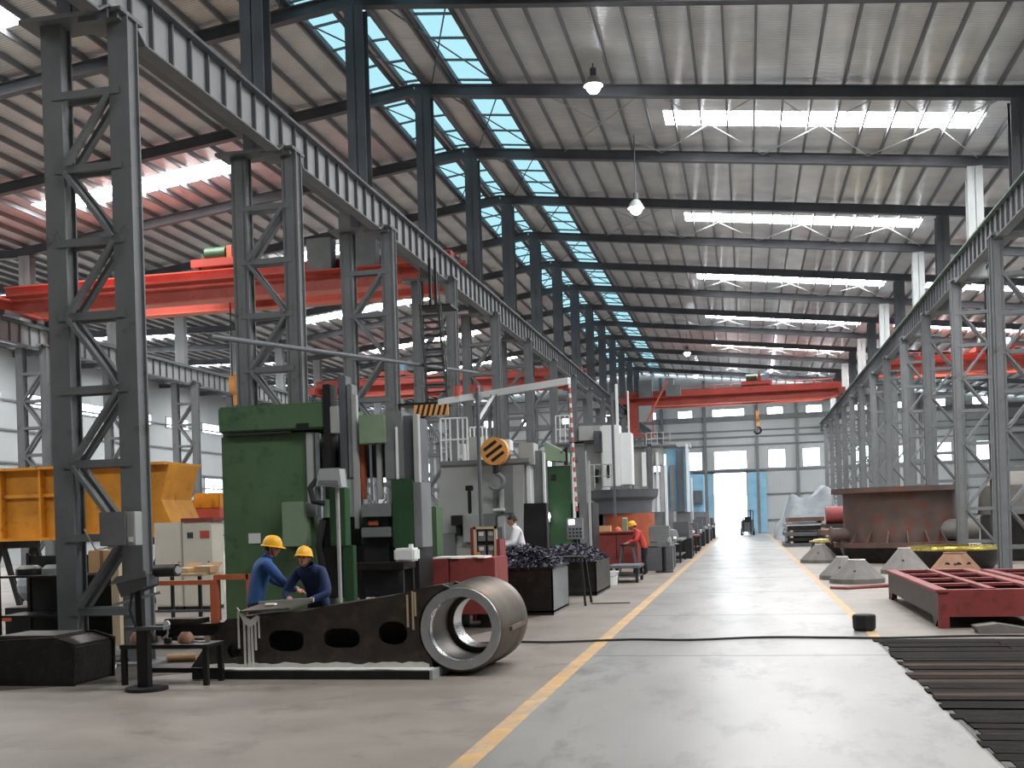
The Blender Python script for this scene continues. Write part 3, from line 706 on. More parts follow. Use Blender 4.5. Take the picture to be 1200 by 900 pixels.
def person(label, loc, rz_, jacket, lean=0, turn=0, nod=0, arms=None, legs=None, helmet='yellow', hscale=1.0, collar=None):
    """local frame: faces -y, stands on z=0"""
    t = thing('person', label, 'person', loc, None, world=False, rz=rz_)
    S = hscale
    Rl = Matrix.Rotation(lean, 3, 'X'); piv = Vector((0, 0, .95))
    U = lambda v: Rl @ (Vector(v) - piv) + piv
    J = dict(pelvis=Vector((0, 0, .93)), waist=U((0, 0, 1.08)), chest=U((0, .005, 1.27)), upper=U((0, .01, 1.40)), neck=U((0, 0, 1.49)), nape=U((0, -.012, 1.55)))
    R = dict(pelvis=(.18, .135), waist=(.18, .14), chest=(.20, .145), upper=(.15, .11), neck=.058, nape=.055)
    E = [('pelvis', 'waist'), ('waist', 'chest'), ('chest', 'upper'), ('upper', 'neck'), ('neck', 'nape')]
    cat = {n: 0 for n in J}; cat['nape'] = 2; cat['neck'] = 0
    hands = []
    for s_, nm in ((-1, 'l'), (1, 'r')):
        sh = U((s_ * .185, .01, 1.39)); el, wr, hd, curl = (arms or {}).get(nm, ((s_ * .27, .0, 1.12), (s_ * .27, -.10, .88), (0, -.3, -1), .35))
        J['sh' + nm] = sh; J['el' + nm] = Vector(el); J['wr' + nm] = Vector(wr); hdv = Vector(hd).normalized(); J['pa' + nm] = Vector(wr) + hdv * .075
        R['sh' + nm] = .088; R['el' + nm] = .062; R['wr' + nm] = .034; R['pa' + nm] = (.042, .02)
        cu = J['el' + nm].lerp(J['wr' + nm], .85); J['cu' + nm] = cu; R['cu' + nm] = .05
        E += [('upper', 'sh' + nm), ('sh' + nm, 'el' + nm), ('el' + nm, 'cu' + nm), ('cu' + nm, 'wr' + nm), ('wr' + nm, 'pa' + nm)]
        for q in ('sh', 'el', 'cu'): cat[q + nm] = 0
        for q in ('wr', 'pa'): cat[q + nm] = 2
        hands.append((Vector(wr), hdv, s_, curl))
        L_ = (legs or {}).get(nm, ((s_ * .11, -.03, .49), (s_ * .12, .03, .09)))
        J['hip' + nm] = Vector((s_ * .095, 0, .86)); J['kn' + nm] = Vector(L_[0]); J['an' + nm] = Vector(L_[1]); J['to' + nm] = Vector(L_[1]) + Vector((0, -.17, -.045))
        R['hip' + nm] = .105; R['kn' + nm] = .068; R['an' + nm] = .05; R['to' + nm] = (.045, .04)
        E += [('pelvis', 'hip' + nm), ('hip' + nm, 'kn' + nm), ('kn' + nm, 'an' + nm), ('an' + nm, 'to' + nm)]
        for q in ('hip', 'kn', 'an'): cat[q + nm] = 1
        cat['to' + nm] = 3
    vs, fs = bone_mesh(J, E, R)
    segs = [(J['neck'].lerp(J['nape'], .5), J['nape'], 2)] + [(J[a], J[b], cat[b] if cat[a] != cat[b] and b[:2] in ('to', 'wr') else cat[a]) for a, b in E]
    mb = MB()
    groups = {0: [], 1: [], 2: [], 3: []}
    for f in fs:
        c = sum((vs[i] for i in f), Vector()) / len(f); best = None
        for a, b, k in segs:
            ab = b - a; u = max(0, min(1, (c - a).dot(ab) / ab.length_squared)); dd = (c - a - ab * u).length
            if best is None or dd < best[0]: best = (dd, k)
        k = best[1]
        if k in (0, 1) and abs(c.x) < .24 and c.z < .86 and k == 0 and c.z < .8: k = 1
        groups[k].append(f)
    mb.v = [tuple(v) for v in vs]
    for k, g in groups.items():
        mb.f += g; mb.mi += [k] * len(g)
    # head, fingers
    hc = U((0, -.03, 1.625)); mb.cur = 2
    hv, hf, rot = head_verts(hc, turn, nod); mb.add(hv, hf)
    for wr, hd, s_, curl in hands: finger_set(mb, wr, hd, Vector((0, 0, -1)) if abs(hd.z) < .8 else Vector((-s_, 0, 0)), s_, curl)
    body = mb.build('body', [jacket, 'trousers', 'skin', 'rubber'], t, smooth=True)
    X = lambda v: rot @ Vector(v) + hc
    for s_ in (-1, 1): e = MB().sph(X((s_ * .032, -.080, .010)), .0105, 10, 6).build('eye', 'hair', t, smooth=True)
    MB().tube([X((-.024, -.093, -.056)), X((0, -.099, -.054)), X((.024, -.093, -.056))], .005, 6).build('mouth', 'lips', t)
    hb = MB().sph((0, 0, 0), 1, 20, 8, (.083, .102, .11) if helmet else (.088, .106, .128), half=True); hb.v = [tuple(X((v[0], v[1] + .012 + (.0 if v[2] > .02 else .012), v[2] * .97 + (.02 if v[1] < -.03 else -.035) * max(0, 1 - v[2] / .1)))) for v in hb.v]; hb.build('hair', 'hair', t, smooth=True)
    if helmet:
        prof = [(.134, .035), (.131, .06), (.122, .10), (.098, .145), (.06, .172), (.02, .182)]
        n = 28; he = MB(); vv = []; ff = []
        for r_, z in prof:
            for k in range(n):
                a = 2 * PI * k / n; ridge = .006 * math.exp(-((math.sin(a) * 0 + math.cos(a) * r_) / .02) ** 2) if r_ < .13 else 0
                vv.append(X((math.cos(a) * r_ * .88, math.sin(a) * r_ * 1.06, z + ridge)))
        for i in range(len(prof) - 1):
            for k in range(n): ff.append((i * n + k, i * n + (k + 1) % n, (i + 1) * n + (k + 1) % n, (i + 1) * n + k))
        ff.append(tuple((len(prof) - 1) * n + k for k in range(n))); he.add(vv, ff)
        ho = he.build('helmet', helmet, t, smooth=True)
        br = MB(); vv = []; ff = []
        for lvl, (r_, z) in enumerate(((.128, .046), (.150, .034), (.150, .028), (.126, .036))):
            for k in range(n):
                a = 2 * PI * k / n; ext = .035 * max(0, -math.sin(a)) ** 2 if lvl in (1, 2) else 0
                vv.append(X((math.cos(a) * r_ * .88, math.sin(a) * (r_ * 1.06 + ext), z - ext * .25)))
        for i in range(4):
            j = (i + 1) % 4
            for k in range(n): ff.append((i * n + k, i * n + (k + 1) % n, j * n + (k + 1) % n, j * n + k))
        br.add(vv, ff).build('brim', helmet, ho, smooth=True)
        MB().tube([X((-.08, -.0, .03)), X((-.078, -.03, -.06)), X((0, -.045, -.125)), X((.078, -.03, -.06)), X((.08, 0, .03))], .005, 6).build('chin_strap', 'hair', ho)
    if collar:
        a = U((0, -.01, 1.475))
        co = MB().lathe([(.072, -.03), (.092, .035), (.086, .035), (.066, -.03)], (0, 0, 0), 20, 'z', close=True); co.v = [tuple(Rl @ Vector((v[0] * 1.15, v[1], v[2])) + a) for v in co.v]
        co.build('collar', jacket, t, smooth=True)
    t.scale = (S, S, S)
    return t
# worker seen from behind: faces away and to the right
p1 = at(321, 645, 14.25)
person('person in blue jacket and yellow helmet, back turned, reaching over the crank arm', (p1.x - .18, 14.1, 0), math.radians(128), 'jacket', lean=math.radians(20), turn=math.radians(-25), nod=math.radians(8),
       arms={'r': ((.33, -.34, 1.12), (.12, -.58, 1.0), (-.3, -1, -.15), .5), 'l': ((-.31, -.32, 1.12), (-.14, -.55, .98), (.2, -1, -.2), .5)}, hscale=1.02, collar=True)
p2 = at(362, 660, 13.95)
person('person in navy jacket and yellow helmet leaning forward with both hands on the crank arm', (p2.x + .05, 14.3, 0), math.radians(-8), 'jacketdark', lean=math.radians(32), turn=math.radians(4), nod=math.radians(-10),
       arms={'r': ((.36, -.36, 1.02), (.17, -.56, .93), (-.75, -.6, -.05), .25), 'l': ((-.34, -.36, 1.02), (-.13, -.56, .94), (.5, -.9, 0), .4)}, hscale=.97, collar=True)
p3 = fl(761, 674)
person('person in red jacket and yellow helmet bending over a stool by the red bench', (p3.x, p3.y, 0), math.radians(-75), 'jacketred', lean=math.radians(30), turn=0, nod=math.radians(12),
       arms={'r': ((.30, -.3, 1.1), (.18, -.52, 1.0), (-.2, -1, -.1), .3), 'l': ((-.30, -.3, 1.1), (-.18, -.52, 1.0), (.2, -1, -.1), .3)}, hscale=1.04)
p4 = at(616, 612, 23.8)
MB().box(p4.x - .45, p4.x + .35, 23.45, 24.0, .0, .24).solo('step_platform', 'black', 'low black step platform under the person in the white shirt', 'platform', bevel=.01)
person('person in white shirt and dark trousers working at the dark machine behind the swarf bins', (p4.x, 23.72, .24), math.radians(-75), 'shirt', lean=math.radians(14), turn=0, nod=math.radians(10), helmet=None,
       arms={'r': ((.30, -.2, 1.1), (.2, -.45, 1.05), (-.1, -1, 0), .4), 'l': ((-.28, -.2, 1.12), (-.16, -.45, 1.1), (0, -1, 0), .4)}, hscale=1.04)
#PART3
# ================================================================ MACHINES ON THE LEFT OF THE AISLE
# ---- green vertical lathe
GY = 17.7
t = thing('vertical_lathe', 'green two-column vertical lathe with grey slides behind the two helmeted workers', 'machine', (at(380, 700, GY).x, GY, 0))
g0 = rect(266, 508, 372, 700, GY)
col_ = MB().box(g0[0], g0[1], GY, GY + 1.9, 0, g0[3]).build('column', 'green', t, bevel=.03)
MB().pbox(296, 625, 310, 637, GY - .01, .012).build('name_plate', 'mwhite', col_)
MB().pbox(361, 612, 366, 634, GY - .012, .012).build('cable_entry', 'black', col_)
h_ = MB().pbox(260, 474, 383, 505, GY - .12, 2.1).build('top_housing', 'green', t, bevel=.03)
MB().pbox(266, 507, 345, 509, GY - .05, .06).build('cover_strip', 'mmid', h_)
MB().pbox(352, 496, 366, 504, GY - .14, .03).build('lifting_slot', 'black', h_)
pm(t, GY, [
    ('cabinet', 335, 588, 362, 641, -.25, .3, 'green_pale'), ('cabinet', 363, 590, 374, 606, -.15, .2, 'mmid'),
    ('guide_rail', 364, 507, 371, 600, -.06, .1, 'mgrey'), ('guide_rail', 375, 507, 380, 615, -.04, .1, 'chrome'),
    ('ram', 384, 450, 393, 585, -.1, .35, 'black'), ('ram_cover', 391, 476, 400, 508, -.1, .3, 'mgrey'),
    ('slide', 402, 440, 411, 560, .0, .3, 'steel_dark'), ('slide', 412, 450, 418, 560, .0, .3, 'mmid'), ('slide_edge', 418, 462, 424, 620, -.02, .12, 'mgrey'),
    ('cross_rail', 388, 512, 470, 560, .5, .4, 'steel_dark'), ('head_cover', 425, 486, 455, 520, -.1, .5, 'green_pale'), ('head', 455, 482, 476, 562, 0, .5, 'mmid'),
    ('spindle_rod', 427, 520, 432, 585, .1, .12, 'rustorange'), ('spindle_rod', 438, 520, 441, 588, .05, .1, 'chrome'), ('spindle_rod', 446, 520, 452, 585, .05, .1, 'mgrey'),
    ('chuck_guard', 428, 590, 462, 606, -.15, .8, 'mmid'), ('chuck_guard', 428, 618, 462, 630, -.15, .8, 'mmid'), ('chuck_body', 430, 606, 460, 660, -.05, .9, 'black'),
    ('jaw', 436, 610, 448, 616, -.1, .1, 'rustorange'),
    ('right_column', 476, 487, 489, 565, .1, .9, 'steel_dark'), ('guide_rail', 468, 500, 471, 562, -.03, .06, 'mwhite'), ('guide_rail', 489, 485, 495, 568, 0, .15, 'mgrey'),
    ('green_panel', 464, 562, 489, 642, -.1, .7, 'green_dark'), ('panel_edge', 489, 565, 499, 642, -.08, .6, 'mmid'),
    ('lower_bed', 384, 640, 496, 700, .15, .85, 'black'), ('table_skirt', 384, 606, 428, 660, .3, .8, 'oily')])
r = rect(425, 585, 462, 600, GY)
MB().lathe([(.0, -.06), (.45, -.06), (.5, 0), (.5, .12), (.0, .12)], (g0[1] + .75, GY + .8, 1.9), 36).build('rotary_table', 'steel_dark', t, smooth=True)
MB().tube([at(385, 590, GY - .2), at(372, 588, GY - .3), at(368, 572, GY - .25), at(376, 562, GY - .2)], .05, 8).build('hose', 'rubber', t, smooth=True)
MB().tube([at(383, 610, GY - .2), at(378, 640, GY - .3), at(384, 668, GY - .2)], .06, 8).build('hose', 'rubber', t, smooth=True)
MB().box(g0[0] - .05, g0[1] + 1.0, GY + .15, GY + 1.0, 0, .35).build('foundation', 'black', t)
# control pendant on a pole
PY = 16.0
q = at(402, 640, PY)
t = thing('control_pendant', 'grey perspex control hood on a thin pole before the green lathe', 'control panel', (q.x, PY, 0))
MB().cyl((q.x, PY, 0), (q.x, PY, at(402, 562, PY).z), .03, 10).build('pole', 'mgrey', t)
MB().cyl((q.x, PY, 0), (q.x, PY, .03), .2, 20).build('foot', 'mmid', t)
a, b, c, d = rect(380, 550, 406, 572, PY)
MB().prism([(a, c + .05), (b + .03, c), (b, d), (a + .06, d)], PY - .15, PY + .12, 'xz').build('hood', 'perspex', t, bevel=.01)
MB().prism([(a + .03, c + .07), (b, c + .02), (b - .02, c + .11), (a + .04, c + .12)], PY - .16, PY - .15, 'xz').build('key_strip', 'mmid', t)
MB().pbox(391, 572, 409, 640, PY + .25, .25).box(q.x - .05, q.x + .12, PY + .28, PY + .45, 0, at(400, 640, PY).z).build('side_cabinet', 'green_dark', t, bevel=.01)
# white narrow cabinet and white tanks
a, b, c, d = rect(498, 594, 510, 652, 20.6)
t = thing('narrow_cabinet', 'narrow white cabinet with a small orange label beside the green panel', 'cabinet', ((a + b) / 2, 20.6, 0))
MB().box(a, b, 20.6, 21.1, 0.0, d).build('body', 'mwhite', t, bevel=.01)
e = rect(502, 609, 507, 617, 20.59); MB().box(e[0], e[1], 20.585, 20.6, e[2], e[3]).build('label_plate', 'orange', t)
MB().box(b, b + .1, 20.65, 21.1, 0, d).build('side_panel', 'green', t)
a, b, c, d = rect(468, 638, 492, 660, 17.0)
t = thing('white_canister', 'white plastic canister on the dark bed beside the red block', 'canister', ((a + b) / 2, 17.0, c))
MB().box(a, b, 16.9, 17.25, c + .03, d - .06).build('body', 'mwhite', t, bevel=.03)
MB().cyl((b - .1, 17.08, d - .06), (b - .1, 17.08, d), .04, 12).build('cap', 'mwhite', t)
q = thing('machine_table', 'black low machine table strewn with parts beside the red block', 'table', (-6.7, 17.1, 0))
a, b, c, d = rect(410, 660, 478, 668, 16.85); MB().box(a, b, 16.85, 17.5, c, d).build('top', 'oily', q)
for x in (a + .06, b - .06):
    for y in (16.9, 17.44): MB().box(x - .04, x + .04, y - .04, y + .04, 0, c).build('leg', 'black', q)
MB().box(a, b, 17.2, 17.26, .35, .42).build('stretcher', 'black', q)
# ---- red block
RY = 18.8
a, b, c, d = rect(478, 655, 585, 721, RY)
t = thing('red_bed_block', 'maroon painted machine bed block behind the bright ring', 'machine bed', ((a + b) / 2, RY, 0))
mx = a + (b - a) * .5
MB().box(a, mx - .008, RY, RY + 1.1, c, d).build('block', 'maroon', t, bevel=.015); MB().box(mx + .008, b, RY + .02, RY + 1.1, c, d).build('block', 'maroon', t, bevel=.015)
for x in (a + .2, mx, b - .2): MB().box(x - .12, x + .12, RY + .15, RY + .95, 0, c).build('foot', 'black', t)
pts = [(a + .55 + i * .12, RY - .03 + random.uniform(0, .1)) for i in range(9)] + [(a + .55 + i * .12, RY + .5 + random.uniform(0, .15)) for i in range(8, -1, -1)]
MB().prism(pts, d, d + .03, 'xy').solo('dust_sheet', 'paper', 'crumpled white sheet lying on the maroon bed block', 'cloth')
# ---- grey column machine
CY = 24.2
t = thing('grey_lathe', 'tall grey vertical lathe with white guard rail on its roof behind the hook', 'machine', (at(570, 700, CY).x, CY, 0))
bl, br_ = at(508, 660, CY), at(605, 660, CY); tl, tr_ = at(523, 546, CY), at(600, 546, CY)
body = MB().prism([(bl.x, 0), (br_.x + .2, 0), (tr_.x + .35, tl.z), (tl.x, tl.z)], CY, CY + 1.9, 'xz').build('body', 'mgrey', t, bevel=.02)
tp = MB().box(tl.x - .06, tr_.x + .5, CY - .06, CY + 2.0, tl.z, tl.z + .1).build('top_deck', 'mmid', t)
zt = tl.z + .1
def rail(par, pts, z0, z1, ma='mwhite'):
    for x, y in pts: MB().cyl((x, y, z0), (x, y, z1), .022, 6).build('rail_post', ma, par)
    for z in (z0 + (z1 - z0) * .5, z1): MB().tube([(x, y, z) for x, y in pts], .022, 6).build('hand_rail', ma, par)
xs_ = [at(px, 520, CY).x for px in (521, 527, 532, 541, 547, 552)]
rail(tp, [(xs_[0], CY + .05), (xs_[1], CY + .05), (xs_[2], CY + .05), (xs_[3], CY + .05), (xs_[4], CY + .05), (xs_[5], CY + .05)], zt, zt + .98)
xs2 = [at(px, 520, CY).x for px in (541, 546, 551, 556, 561)]
rail(tp, [(x, CY + 1.2) for x in xs2], zt, zt + .85)
MB().pbox(551, 512, 566, 540, CY + .3, .5).build('roof_box', 'mgrey', t, bevel=.01)
MB().pbox(541, 520, 549, 541, CY + .1, .2).build('roof_pillar', 'mwhite', t, bevel=.01)
MB().cyl(at(546, 535, CY + .08), at(546, 535, CY + .05), .05, 14).build('round_lamp', 'mwhite', t)
pm(t, CY, [('slot', 550, 569, 559, 575, -.02, .04, 'black'), ('slot', 553, 575, 557, 602, -.02, .04, 'black'), ('tool_head', 533, 604, 546, 616, -.25, .3, 'black'), ('tool_stem', 539, 616, 544, 628, -.2, .2, 'black'),
           ('panel', 523, 625, 539, 654, -.04, .06, 'mmid'), ('apron', 547, 604, 566, 636, -.15, .2, 'mgrey'), ('apron', 566, 602, 585, 617, -.12, .2, 'mmid'),
           ('ram_plate', 592, 545, 606, 602, -.05, .2, 'mmid'), ('rod', 583, 575, 587, 605, -.1, .1, 'chrome'), ('rod', 590, 573, 595, 600, -.1, .1, 'mgrey'),
           ('slide_block', 585, 585, 612, 650, .1, .8, 'black'), ('lamp_bar', 582, 596, 596, 599, -.2, .08, 'mwhite'), ('spindle', 588, 605, 596, 640, -.1, .25, 'steel_light'),
           ('guide_post', 614, 523, 622, 640, .2, .3, 'mgrey'), ('guide_post', 622, 520, 627, 640, .15, .12, 'mwhite'), ('head_box', 613, 519, 630, 545, .1, .6, 'mgrey'),
           ('guide_post', 630, 528, 641, 600, .3, .35, 'mmid'), ('guide_post', 641, 530, 644, 620, .25, .1, 'mwhite'), ('dark_bay', 598, 590, 646, 668, .06, .3, 'black'), ('motor', 594, 515, 602, 528, .3, .4, 'mwhite')])
# gauge cabinet with four dark panels in a cream frame
SY = 20.3
a, b, c, d = rect(560, 617, 587, 655, SY)
t = thing('switch_cabinet', 'red sided switch cabinet with cream frame and four grey gauges by the grey lathe', 'cabinet', ((a + b) / 2, SY, 0))
MB().box(a - .06, a, SY - .02, SY + .5, 0, d - .02).build('side', 'maroon', t); MB().box(b, b + .06, SY - .02, SY + .5, 0, d - .25).build('side', 'maroon', t)
MB().box(a, b, SY + .05, SY + .5, 0, d - .02).build('back_box', 'black', t)
for q in ((a, a + .05, c, d), (b - .05, b, c, d), (a, b, d - .05, d)): MB().box(q[0], q[1], SY - .01, SY + .05, q[2], q[3]).build('frame', 'wood', t)
for i in (0, 1):
    for j in (0, 1):
        x = a + .08 + i * .19; z = c + .06 + j * .28
        o = MB().box(x, x + .14, SY + .02, SY + .05, z, z + .2).build('gauge', 'mmid', t); MB().box(x + .02, x + .11, SY + .01, SY + .02, z + .1, z + .17).build('dial', 'mwhite' if i == 0 else 'mgrey', o)
MB().box(a + .02, a + .12, SY - .05, SY, c, c + .13).build('bottle_label', 'hazard', t)
# ---- pillar jib crane with hook block
JY = 24.0
m0 = at(567, 560, 23.2)
t = thing('jib_crane', 'slim dark pillar jib crane with long white arm reaching over the grey lathe', 'crane', (m0.x, 23.2, 0))
MB().cyl((m0.x, 23.2, 0), (m0.x, 23.2, at(563, 455, 23.2).z), .045, 14).build('pillar', 'steel_dark', t, smooth=True)
MB().cyl((m0.x, 23.2, 0), (m0.x, 23.2, .05), .2, 20).build('foot_plate', 'steel_dark', t)
A, B = at(520, 479, 25.2), at(672, 452, 22.6); A.z = B.z = 4.78
hub = Vector((m0.x, 23.2, 4.78)); ja = A.lerp(B, .3)
MB().bar(A, B, .09, .14).build('arm', 'mwhite', t)
MB().bar(hub, ja + Vector((0, 0, 0)), .07, .1).build('hinge', 'steel_dark', t)
MB().bar((m0.x, 23.2, 4.1), A.lerp(B, .45) - Vector((0, 0, .05)), .05, .05).build('strut', 'mwhite', t)
MB().cyl(A.lerp(B, .16) + Vector((0, 0, .06)), A.lerp(B, .16) + Vector((0, 0, .3)), .1, 12).build('hoist_motor', 'red', t)
MB().box(ja.x - .1, ja.x + .1, ja.y - .1, ja.y + .1, ja.z + .07, ja.z + .24).build('slip_ring', 'red', t)
hk = at(585, 529, 23.9)
t2 = thing('hook_block', 'round orange hook block with black stripes hanging from the white jib arm', 'hook', (hk.x, 23.9, hk.z))
MB().cyl((hk.x, 23.78, hk.z), (hk.x, 24.02, hk.z), .31, 32).build('sheave_cover', 'hazard', t2, smooth=True)
for i, o in enumerate((-.15, 0, .15)):
    dx, dz = math.cos(.6), math.sin(.6); L_ = (.17, .22, .17)[i]; cx, cz = hk.x + o * dz * 1.0, hk.z - o * dx
    MB().bar((cx - dx * L_, 23.775, cz - dz * L_), (cx + dx * L_, 23.775, cz + dz * L_), .07, .012, (0, 1, 0)).build('stripe', 'black', t2)
for dx in (-.06, .06): MB().cyl((hk.x + dx, 23.9, hk.z + .2), (hk.x + dx, 23.9, 4.74), .012, 6).build('wire_rope', 'ropes', t2)
MB().cyl((hk.x, 23.9, hk.z - .28), (hk.x, 23.9, hk.z - .5), .07, 12).build('swivel', 'black', t2)
MB().tube([(hk.x + .17 * math.sin(a_), 23.9, hk.z - .68 + .17 * math.cos(a_)) for a_ in [i * 4.7 / 16 for i in range(17)]], .05, 8, [.05] * 14 + [.04, .03, .015]).build('hook', 'mmid', t2, smooth=True)
t3 = thing('hanging_chain', 'long red and white chain hanging from the tip of the white jib arm', 'chain', (B.x, 22.6, at(683, 600, 22.6).z))
z0_, z1_ = at(680, 600, 22.6).z, 4.72; e = at(684, 600, 22.6)
n_ = 26
for i in range(n_):
    u0, u1 = i / n_, (i + .86) / n_
    pa, pb = Vector((B.x, B.y, z1_)).lerp(Vector((e.x - .06, 22.6, z0_)), u0), Vector((B.x, B.y, z1_)).lerp(Vector((e.x - .06, 22.6, z0_)), u1)
    MB().cyl(pa, pb, .028, 6).build('link', 'redw' if i % 2 else 'mwhite', t3)
# ---- second green machine and its rails
EY = 33.0
t = thing('green_boring_mill', 'dark green boring mill with pale slanted hood between bright upright rails', 'machine', (at(668, 640, EY).x, EY, 0))
pm(t, EY, [('body', 648, 546, 674, 640, 0, 1.6, 'green_dark'), ('side_door', 627, 545, 640, 600, .1, .6, 'green_dark'), ('window', 650, 556, 656, 563, -.03, .05, 'black'),
           ('upright', 641, 532, 647, 625, -.05, .12, 'mmid'), ('upright', 676, 535, 679, 640, -.1, .1, 'mwhite'), ('upright', 683, 528, 692, 640, .1, .3, 'mmid'), ('upright', 694, 540, 697, 640, .0, .1, 'mgrey'),
           ('lower_bed', 630, 590, 700, 684, .3, 1.5, 'black'), ('lamp_case', 643, 600, 649, 612, -.3, .2, 'steel_light')])
q = [at(644, 518, EY), at(668, 530, EY), at(668, 541, EY), at(645, 540, EY)]
MB().prism([(v.x, v.z) for v in q], EY - .2, EY + .8, 'xz').build('hood', 'green_pale', t)
MB().tube([at(660, 541, EY - .1), at(663, 530, EY - .15), at(668, 524, EY - .1), at(668, 545, EY)], .06, 8).build('hose', 'black', t, smooth=True)
MB().sph(at(646, 605, EY - .45), .1, 12, 8).build('work_lamp', 'glowspot', t, smooth=True)
t = thing('control_console', 'dark control console with a small lit white screen behind the swarf bins', 'control panel', (at(680, 640, 30).x, 30.0, 0))
a, b, c, d = rect(669, 607, 687, 632, 30.0)
MB().box(a, b, 30.0, 30.3, c, d).build('case', 'mmid', t, bevel=.01); e = rect(671, 609, 678, 615, 30.0); MB().box(e[0], e[1], 29.985, 30.0, e[2], e[3]).build('screen', 'screen', t)
for j in range(3):
    for i in range(4): MB().box(a + .06 + i * .1, a + .11 + i * .1, 29.985, 30, c + .06 + j * .1, c + .11 + j * .1).build('button', 'black', t)
MB().box((a + b) / 2 - .05, (a + b) / 2 + .05, 30.1, 30.2, 0, c).build('stand', 'black', t)
# ---- big light grey machine with white doors and dark round table
FY = 42.0
t = thing('grey_turning_mill', 'large pale grey turning mill with tall white doors and dark round table', 'machine', (at(715, 640, FY).x, FY, 0))
pm(t, FY, [('column', 657, 520, 711, 640, 1.2, 2.5, 'mgrey'), ('head', 683, 499, 708, 516, .8, 1.5, 'mgrey'), ('head', 672, 500, 690, 540, 1.0, 1.2, 'mmid'), ('slide', 701, 505, 709, 530, .6, .5, 'steel_dark'),
           ('door', 711, 498, 731, 570, .2, .9, 'mwhite'), ('door', 732, 507, 745, 568, .4, .9, 'mwhite'), ('ram_rod', 726, 450, 729, 500, .4, .1, 'mwhite'), ('ram_rod', 740, 458, 742, 508, .5, .08, 'mwhite'),
           ('window', 702, 550, 706, 566, .9, .35, 'black'), ('window', 716, 545, 719, 560, .15, .08, 'black'), ('pendant_rod', 722, 460, 725, 606, -.6, .08, 'steel_dark'),
           ('bed', 690, 592, 735, 645, 1.2, 2.0, 'steel_dark')])
dk = MB().pbox(655, 518, 700, 520, FY + 1.0, 1.0).build('deck', 'mmid', t)
rail(dk, [(at(px, 505, FY + 1).x, FY + 1.05) for px in (656, 661, 667, 672)], at(665, 519, FY + 1).z, at(665, 487, FY + 1).z)
rail(dk, [(at(px, 550, FY).x, FY - .2) for px in (695, 702, 712, 722)], at(705, 572, FY).z, at(705, 545, FY).z, 'mgrey')
c_ = at(733, 585, FY + 2.0); zt_ = at(733, 573, FY).z
MB().lathe([(.0, zt_ - .95), (1.2, zt_ - .95), (1.25, zt_ - .45), (1.45, zt_ - .3), (1.5, zt_), (0, zt_)], (c_.x, FY + 2.0, 0), 40).build('round_table', 'steel_dark', t, smooth=True)
MB().lathe([(.0, 0), (1.1, 0), (1.1, zt_ - .95), (0, zt_ - .95)], (c_.x + .2, FY + 2.0, 0), 32).build('table_base', 'rustorange', t, smooth=True)
# ---- further pale machines up the aisle
def tall_machine(label, Y, rows, base):
    t_ = thing('vertical_mill', label, 'machine', (at(base, 620, Y).x, Y, 0)); pm(t_, Y, rows); return t_
t = tall_machine('pale grey vertical mill with roof railing beyond the white doored mill', 52.0, [
    ('column', 748, 523, 768, 632, .5, 2.0, 'mgrey'), ('head', 760, 522, 780, 545, .2, 1.5, 'mgrey'), ('ram', 764, 520, 769, 580, 0, .3, 'steel_dark'), ('rail_post', 774, 530, 777, 600, 0, .2, 'mwhite'),
    ('rail_post', 784, 545, 787, 625, .1, .3, 'mwhite'), ('top_deck', 745, 521, 797, 523, 0, 2, 'mmid'), ('bed', 748, 600, 795, 653, .5, 2, 'mmid'), ('pillar', 757, 530, 762, 570, -.1, .2, 'mwhite')], 770)
rail(t, [(at(px, 512, 52.2).x, 52.2) for px in (762, 768, 775, 782, 790)], at(775, 521, 52.2).z, at(775, 507, 52.2).z, 'mgrey')
tall_machine('pale blue vertical mill with dark slides near the end wall', 62.0, [
    ('column', 786, 524, 812, 626, .6, 2.0, 'mblue'), ('slide', 799, 527, 806, 600, .3, .4, 'steel_dark'), ('side_rail', 809, 520, 812, 600, .1, .3, 'mwhite'), ('side_rail', 779, 540, 783, 622, .2, .2, 'mgrey'),
    ('cap', 783, 519, 813, 524, .4, 2.2, 'mgrey'), ('bed', 778, 600, 815, 645, .5, 2.2, 'mmid'), ('ram', 790, 545, 795, 602, .2, .3, 'mmid')], 795)
tall_machine('small pale blue mill with white mast before the end wall door', 76.0, [
    ('column', 814, 556, 830, 620, .5, 1.5, 'mblue'), ('mast', 809, 520, 812, 622, .2, .25, 'mwhite'), ('mast', 815, 560, 817, 618, .1, .2, 'mwhite'), ('bed', 812, 600, 836, 636, .4, 1.6, 'mmid'), ('head', 818, 575, 828, 590, .1, .5, 'steel_dark')], 822)

